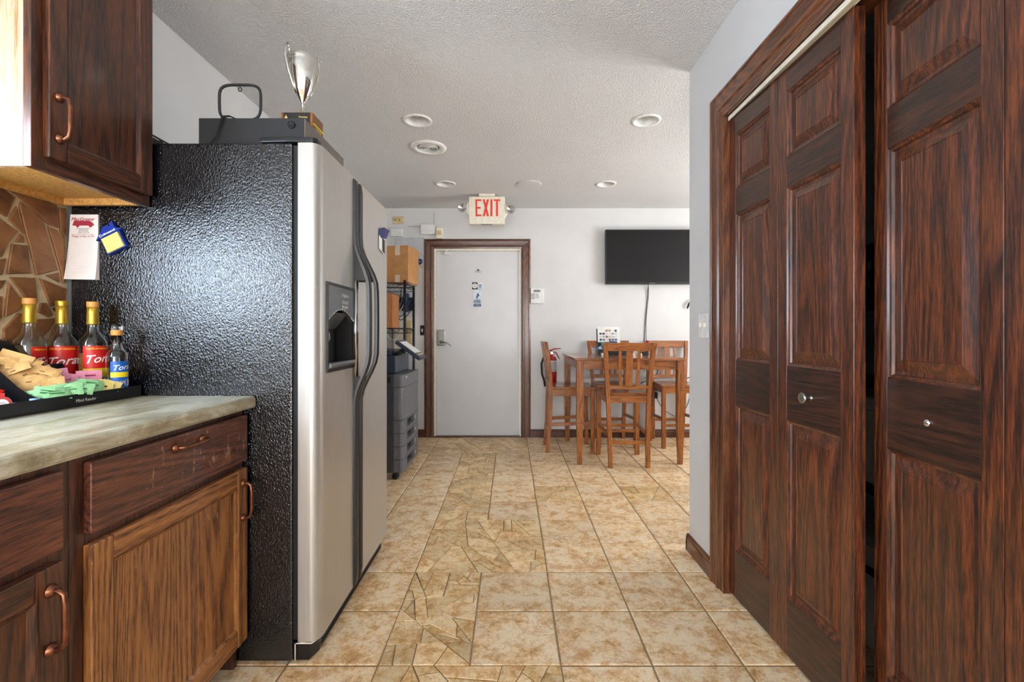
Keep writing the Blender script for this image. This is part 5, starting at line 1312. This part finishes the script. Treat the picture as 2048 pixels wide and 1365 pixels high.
MB(O).box(ex_ - .015, ex_ + .015, ey_ + .05, YB, z0 + .1, z1).build('bracket', M['alu'], t)
t = wthing('wall_outlet', 'beige double outlet high on the back wall above the boxes', 'outlet', 796, 440); O = t.location
mb = MB(O); wbox(mb, 786, 433, 807, 448, .006); mb.build('plate', M['beige'], t, bev=.002)
for px in (792, 801): mb = MB(O); c = pt(px, 440.5, YB); mb.lathe([(.017, YB - .006), (.017, YB - .009), (0, YB - .009)], (c.x, 0, c.z), 'Y', 18); mb.box(c.x - .006, c.x - .003, YB - .0095, YB - .009, c.z - .004, c.z + .006, 1); mb.box(c.x + .003, c.x + .006, YB - .0095, YB - .009, c.z - .004, c.z + .006, 1); mb.build('socket', [M['beige'], M['blackm']], t)
t = wthing('junction_box', 'plain small white box on the wall below the high outlet', 'wall box', 795, 466); mb = MB(t.location); wbox(mb, 783, 458.5, 806, 474, .03); mb.build('cover', M['white'], t, bev=.004)
t = wthing('alarm_receiver', 'white wireless alarm box with two thin antennas above the door corner', 'alarm box', 856, 460); O = t.location; mb = MB(O); wbox(mb, 842.5, 450.5, 870.5, 470, .035); mb.build('case', M['white'], t, bev=.004)
MB(O).tube([wpt(868, 451), wpt(868, 425)], .0018, 6).build('antenna', M['grey'], t); MB(O).tube([wpt(843, 453), wpt(816, 453)], .0018, 6).build('antenna', M['grey'], t)
t = wthing('motion_sensor', 'cream motion sensor right of the white alarm box', 'sensor', 879, 467); O = t.location; mb = MB(O); wbox(mb, 873, 456, 886, 478.5, .04); mb.build('case', M['cream'], t, bev=.008, seg=3)
mb = MB(O); wbox(mb, 875, 463, 884, 472, .0425); mb.build('lens', M['beige'], t, bev=.002)
t = wthing('breaker_panel', 'wall-coloured electrical breaker panel left of the door', 'electrical panel', 820, 505); O = t.location
mb = MB(O); wbox(mb, 793, 476, 847.5, 532.5, .012); mb.build('door', M['panelwall'], t, bev=.002)
for py in (480, 505): mb = MB(O); c = pt(842, py, YB); mb.lathe([(.005, YB - .012), (.005, YB - .017), (0, YB - .017)], (c.x, 0, c.z), 'Y', 10); mb.build('screw', M['chrome'], t)
mb = MB(O); wbox(mb, 825, 533, 848, 534.5, .025); mb.build('shade_strip', M['beige'], t)  # beige strip stands in for the shade below the panel
mb = MB(O); c = pt(839.5, 524, YB); mb.lathe([(0, YB - .0125), (.033, YB - .0125)], (c.x, 0, c.z), 'Y', 28, 0, cap=False); marks(mb, (c.x, YB - .0128, c.z), rx, uz_, .05, .008, 1, 7)
mb.tube([(c.x + .029 * cos(2 * pi * k / 24), YB - .0126, c.z + .029 * sin(2 * pi * k / 24)) for k in range(24)], .0008, 4, 1, closed=True); tag(mb.build('sticker', [M['navy'], M['ltblue']], t, fix=False), 'round navy blue sticker')
t = wthing('toggle_switch', 'dark metal light switch plate left of the door casing', 'light switch', 846, 661); O = t.location
mb = MB(O); wbox(mb, 840.5, 651, 848.5, 671, .006); mb.build('plate', M['wire'], t, bev=.002); mb = MB(O); wbox(mb, 843.6, 658, 845.8, 664, .016); mb.build('toggle', M['cream'], t)

# ------------------------------------------------------------------ wire shelf with boxes
t = thing('wire_shelf', 'black wire shelving unit between the wall corner and the door', 'shelf', (-1.23, 4.65, 0)); O = t.location
sx0, sx1, sy0, sy1 = -1.475, -1.0, 4.45, 4.86
for x in (sx0 + .012, sx1 - .012):
    for y in (sy0, sy1):
        mb = MB(O); mb.tube([(x, y, .001), (x, y, 1.615)], .0125, 10)
        for k in range(16): mb.lathe([(.0135, .09 + k * .1), (.0135, .094 + k * .1)], (x, y, 0), seg=10)
        mb.build('post', M['wire'], t)
for z in (1.585, 1.155, .60, .12):
    mb = MB(O)
    for dz in (0, -.045):
        for y in (sy0, sy1): mb.tube([(sx0, y, z + dz), (sx1, y, z + dz)], .0035, 6)
        for x in (sx0, sx1): mb.tube([(x, sy0, z + dz), (x, sy1, z + dz)], .0035, 6)
    for y in (sy0, sy1):
        zz = [(sx0 + (sx1 - sx0) * k / 10, y, z + (0 if k % 2 else -.045)) for k in range(11)]; mb.tube(zz, .0022, 4)
    for x in (sx0, sx1):
        zz = [(x, sy0 + (sy1 - sy0) * k / 8, z + (0 if k % 2 else -.045)) for k in range(9)]; mb.tube(zz, .0022, 4)
    for k in range(17): x = sx0 + (sx1 - sx0) * (k + .5) / 17; mb.tube([(x, sy0, z), (x, sy1, z)], .0018, 4)
    mb.build('wire_tier', M['wire'], t)
def carton(label, x0, x1, y0, y1, z0, z1, rz, mat):
    c = ((x0 + x1) / 2, (y0 + y1) / 2, z0); t = thing('cardboard_box', label, 'cardboard box', c, R(rz)); w_, d_, h_ = (x1 - x0) / 2, (y1 - y0) / 2, z1 - z0
    mb = MB(); mb.box(-w_, w_, -d_, d_, 0, h_); mb.box(-w_, w_, -d_, -.001, h_, h_ + .003); mb.box(-w_, w_, .001, d_, h_, h_ + .003); mb.build('carton', mat, t, bev=.002)
    mb = MB(); mb.box(-.024, .024, -d_ - .0008, -d_, h_ * .74, h_ + .003); mb.box(-.024, .024, -d_ - .0008, -d_, .0, h_ * .2); tag(mb.build('tape', M['tape'], t), 'shiny clear tape')
    return t
carton('large brown cardboard box on top of the wire shelf', -1.180, -.965, 4.50, 4.80, 1.6, 1.950, -8, M['card'])
carton('narrow brown cardboard box standing on the middle wire shelf', -1.36, -1.138, 4.47, 4.74, 1.160, 1.485, 0, M['card2'])
t = thing('white_jug', 'white jug with black cap left of the large box on the shelf', 'jug', (-1.28, 4.60, 1.59)); O = t.location
MB(O).box(-1.34, -1.245, 4.54, 4.66, 1.591, 1.80).build('body', M['white'], t, bev=.015, seg=3); MB(O).box(-1.33, -1.255, 4.56, 4.64, 1.801, 1.90).build('cap', M['blackm'], t, bev=.006)
t = thing('network_box', 'black network box with blue edge mounted behind the wire shelf', 'network box', pt(816, 607, YB)); O = t.location
mb = MB(O); wbox(mb, 802, 596, 828, 622, .06, 0); mb.build('case', M['blackm'], t, bev=.003); mb = MB(O); wbox(mb, 815, 588, 819, 625, .075); mb.build('blue_strip', M['dblue'], t)
t = thing('phone_block', 'beige wiring cabinet low on the wall behind the shelf', 'wiring box', pt(812, 660, YB)); O = t.location
mb = MB(O); wbox(mb, 790, 634, 828, 700, .05); mb.build('case', M['cream'], t, bev=.003); mb = MB(O); wbox(mb, 816, 642, 825, 690, .055); mb.build('cover', M['beige'], t, bev=.002)
cs = [('grey', [(800, 580), (804, 600), (796, 620), (793, 632)]), ('cream', [(812, 596), (806, 612), (798, 626), (792, 636), (790, 655)]), ('blackm', [(803, 575), (800, 598), (794, 616), (797, 640)]),
      ('cream', [(795, 632), (800, 648), (799, 668), (789, 680), (778, 676), (771, 662)]), ('dblue', [(820, 600), (812, 622), (800, 634), (794, 630)]), ('blackm', [(826, 615), (812, 634), (800, 640), (792, 625)]), ('blackm', [(784, 655), (785, 672), (784, 684)])]
nm = ['grey cable tangled behind the wire shelf', 'cream cable slanting across the network box', 'black cable hanging from the top shelf tier', 'cream cable hanging in a loop below the middle shelf', 'blue cable running left from the network box', 'black cable lying over the wiring cabinet', 'short black cable below the middle shelf, at its left']
for (m_, pp), l in zip(cs, nm): cable(l, [wpt(a, b, 4.905 - .004 * i) for i, (a, b) in enumerate(pp)], .0045, m_)
o = MB((-1.0, 4.64, 1.60)).raw([(-1.03, 4.50, 1.592), (-.945, 4.55, 1.585), (-.93, 4.70, 1.578), (-1.02, 4.72, 1.592), (-1.03, 4.50, 1.5935), (-.945, 4.55, 1.5865), (-.93, 4.70, 1.5795), (-1.02, 4.72, 1.5935)],
    [(0, 3, 2, 1), (4, 5, 6, 7), (0, 1, 5, 4), (1, 2, 6, 5), (2, 3, 7, 6), (3, 0, 4, 7)]).build('paper_sheet', M['paper'], loc=(-1.0, 4.64, 1.60)); tag(o, 'sheet of paper sticking out under the large box', 'paper')

# ------------------------------------------------------------------ copier
t = thing('photocopier', 'charcoal office photocopier on casters beside the refrigerator', 'photocopier', (-1.12, 3.79, 0)); O = t.location
cx0, cx1, cy0, cy1 = -1.44, -.81, 3.51, 4.075
def rbox(mb, x0, x1, y0, y1, z0, z1, r=.035, m=0):
    pts = [(x0, y0)] + [(x1 - r + r * sin(a), y0 + r - r * cos(a)) for a in [pi / 2 * k / 5 for k in range(6)]] + [(x1 - .01, y1), (x0, y1)]
    pts = [(x0, y0)] + [(x1 - r + r * sin(a), y0 + r - r * cos(a)) for a in [pi / 2 * k / 5 for k in range(6)]] + [(x1, y1 - .008), (x1 - .008, y1), (x0, y1)]
    mb.prism(pts, 'Z', z0, z1, m)
mb = MB(O); mb.box(cx0, cx1 - .075, cy0, cy1, .058, .795); mb.build('body', M['cop_d'], t, bev=.004)
zs = [.058, .155, .254, .352, .452, .70, .795]; nm = ['drawer', 'drawer', 'drawer', 'drawer', 'front_cover', 'upper_cover']
for k in range(6):
    mb = MB(O); a, b = zs[k] + .0015, zs[k + 1] - .0015
    if k < 4:
        # drawer front with a deep finger recess
        ya, yb = 3.66, 3.90
        mb.box(cx1 - .073, cx1 - .030, cy0 + .003, cy1 - .003, a, b)
        rbox(mb, cx1 - .029, cx1, cy0 + .001, ya, a, b, .028); mb.box(cx1 - .029, cx1, yb, cy1 - .002, a, b)
        mb.box(cx1 - .029, cx1, ya, yb, a, a + .026); mb.box(cx1 - .029, cx1, ya, yb, b - .012, b)
        dr = mb.build('drawer', [M['cop_l']], t, bev=.0015)
        MB(O).box(cx1 - .0298, cx1 - .028, ya, yb, a + .026, b - .012).build('recess', M['rubber'], dr)
        MB(O).box(cx1, cx1 + .001, 3.95, 3.962, (a + b) / 2 - .012, (a + b) / 2 + .012).build('size_label', M['white'], dr)
    else:
        rbox(mb, cx1 - .073, cx1 + (.004 if k == 5 else 0), cy0 + .0005, cy1 - .001, a, b, .035); mb.build(nm[k], M['cop_l'], t, bev=.0015)
mb = MB(O)
for z in (.452, .70, .352): mb.box(cx0 + .02, cx1 - .08, cy0 - .0008, cy0, z - .001, z + .001, 0)
mb.box(cx1 - .12, cx1 - .095, cy0 - .0008, cy0, .735, .78, 0)
for x, z in ((-1.0, .75), (-.93, .66), (-.98, .39)): mb.lathe([(.007, cy0 - .001), (0, cy0 - .001)], (x, 0, z), 'Y', 12, cap=False)
mb.box(-1.06, -1.02, cy0 - .0008, cy0, .355, .385, 0); mb.build('panel_seam', M['rubber'], t)
MB(O).box(cx1 + .0042, cx1 + .005, 3.59, 3.62, .765, .778).build('badge', M['white'], t)
for x in (-.875, -1.38):
    for y in (3.55, 4.03):
        mb = MB(O); mb.lathe([(.022, -.018), (.026, -.014), (.026, -.006), (.022, -.002)], (x, y, .027), 'Y', 20); mb.lathe([(.022, .004), (.026, .008), (.026, .016), (.022, .020)], (x, y, .027), 'Y', 20); mb.box(x - .014, x + .014, y - .019, y + .021, .032, .058)
        mb.build('caster', M['black'], t)
# scanner and document feeder
mb = MB(O); mb.box(cx0, -1.09, 3.56, 4.07, .797, .86); mb.box(cx0, -1.10, 3.56, 4.07, .862, .93); mb.build('paper_exit', M['black'], t, bev=.003)
for z in (.82, .85, .88, .905):
    MB(O).tube([(-1.40, 3.556, z), (-1.12, 3.556, z + .006)], .006, 6).build('roller', M['cop_b'], t)
MB(O).box(-1.10, -.885, 3.58, 4.05, .797, .935).build('scanner', M['cop_b'], t, bev=.006)
MB(O).box(cx0, -1.06, 3.55, 4.06, .935, .985).build('scanner_lid', M['cop_b'], t, bev=.008)
MB(O).box(cx0, -1.10, 3.57, 4.04, .987, 1.045).build('document_feeder', M['cop_b'], t, bev=.01)
MB(O).box(-1.06, -.93, 3.60, 4.04, .937, .975).build('feeder_cover', M['cop_b'], t, bev=.006)
A = Matrix.Translation((-.80, 3.75, .975)) @ Matrix.Rotation(R(36), 4, 'Y')
mb = MB(O); mb.box(-.115, .115, -.13, .13, -.016, .014, 0, A); pn = mb.build('control_panel', M['cop_b'], t, bev=.005)
mb = MB(O); mb.box(-.092, .055, -.112, .112, .0145, .016, 0, A); mb.build('touch_screen', M['ltblue'] if False else M['white'], pn)
mb = MB(O)
for k in range(4): mb.box(.072, .088, -.09 + k * .05, -.065 + k * .05, .0145, .018, 0, A)
mb.build('button', M['beige'], pn)
MB(O).tube([(-.93, 3.75, .93), (-.86, 3.75, .975)], .02, 8).build('panel_arm', M['cop_d'], t)
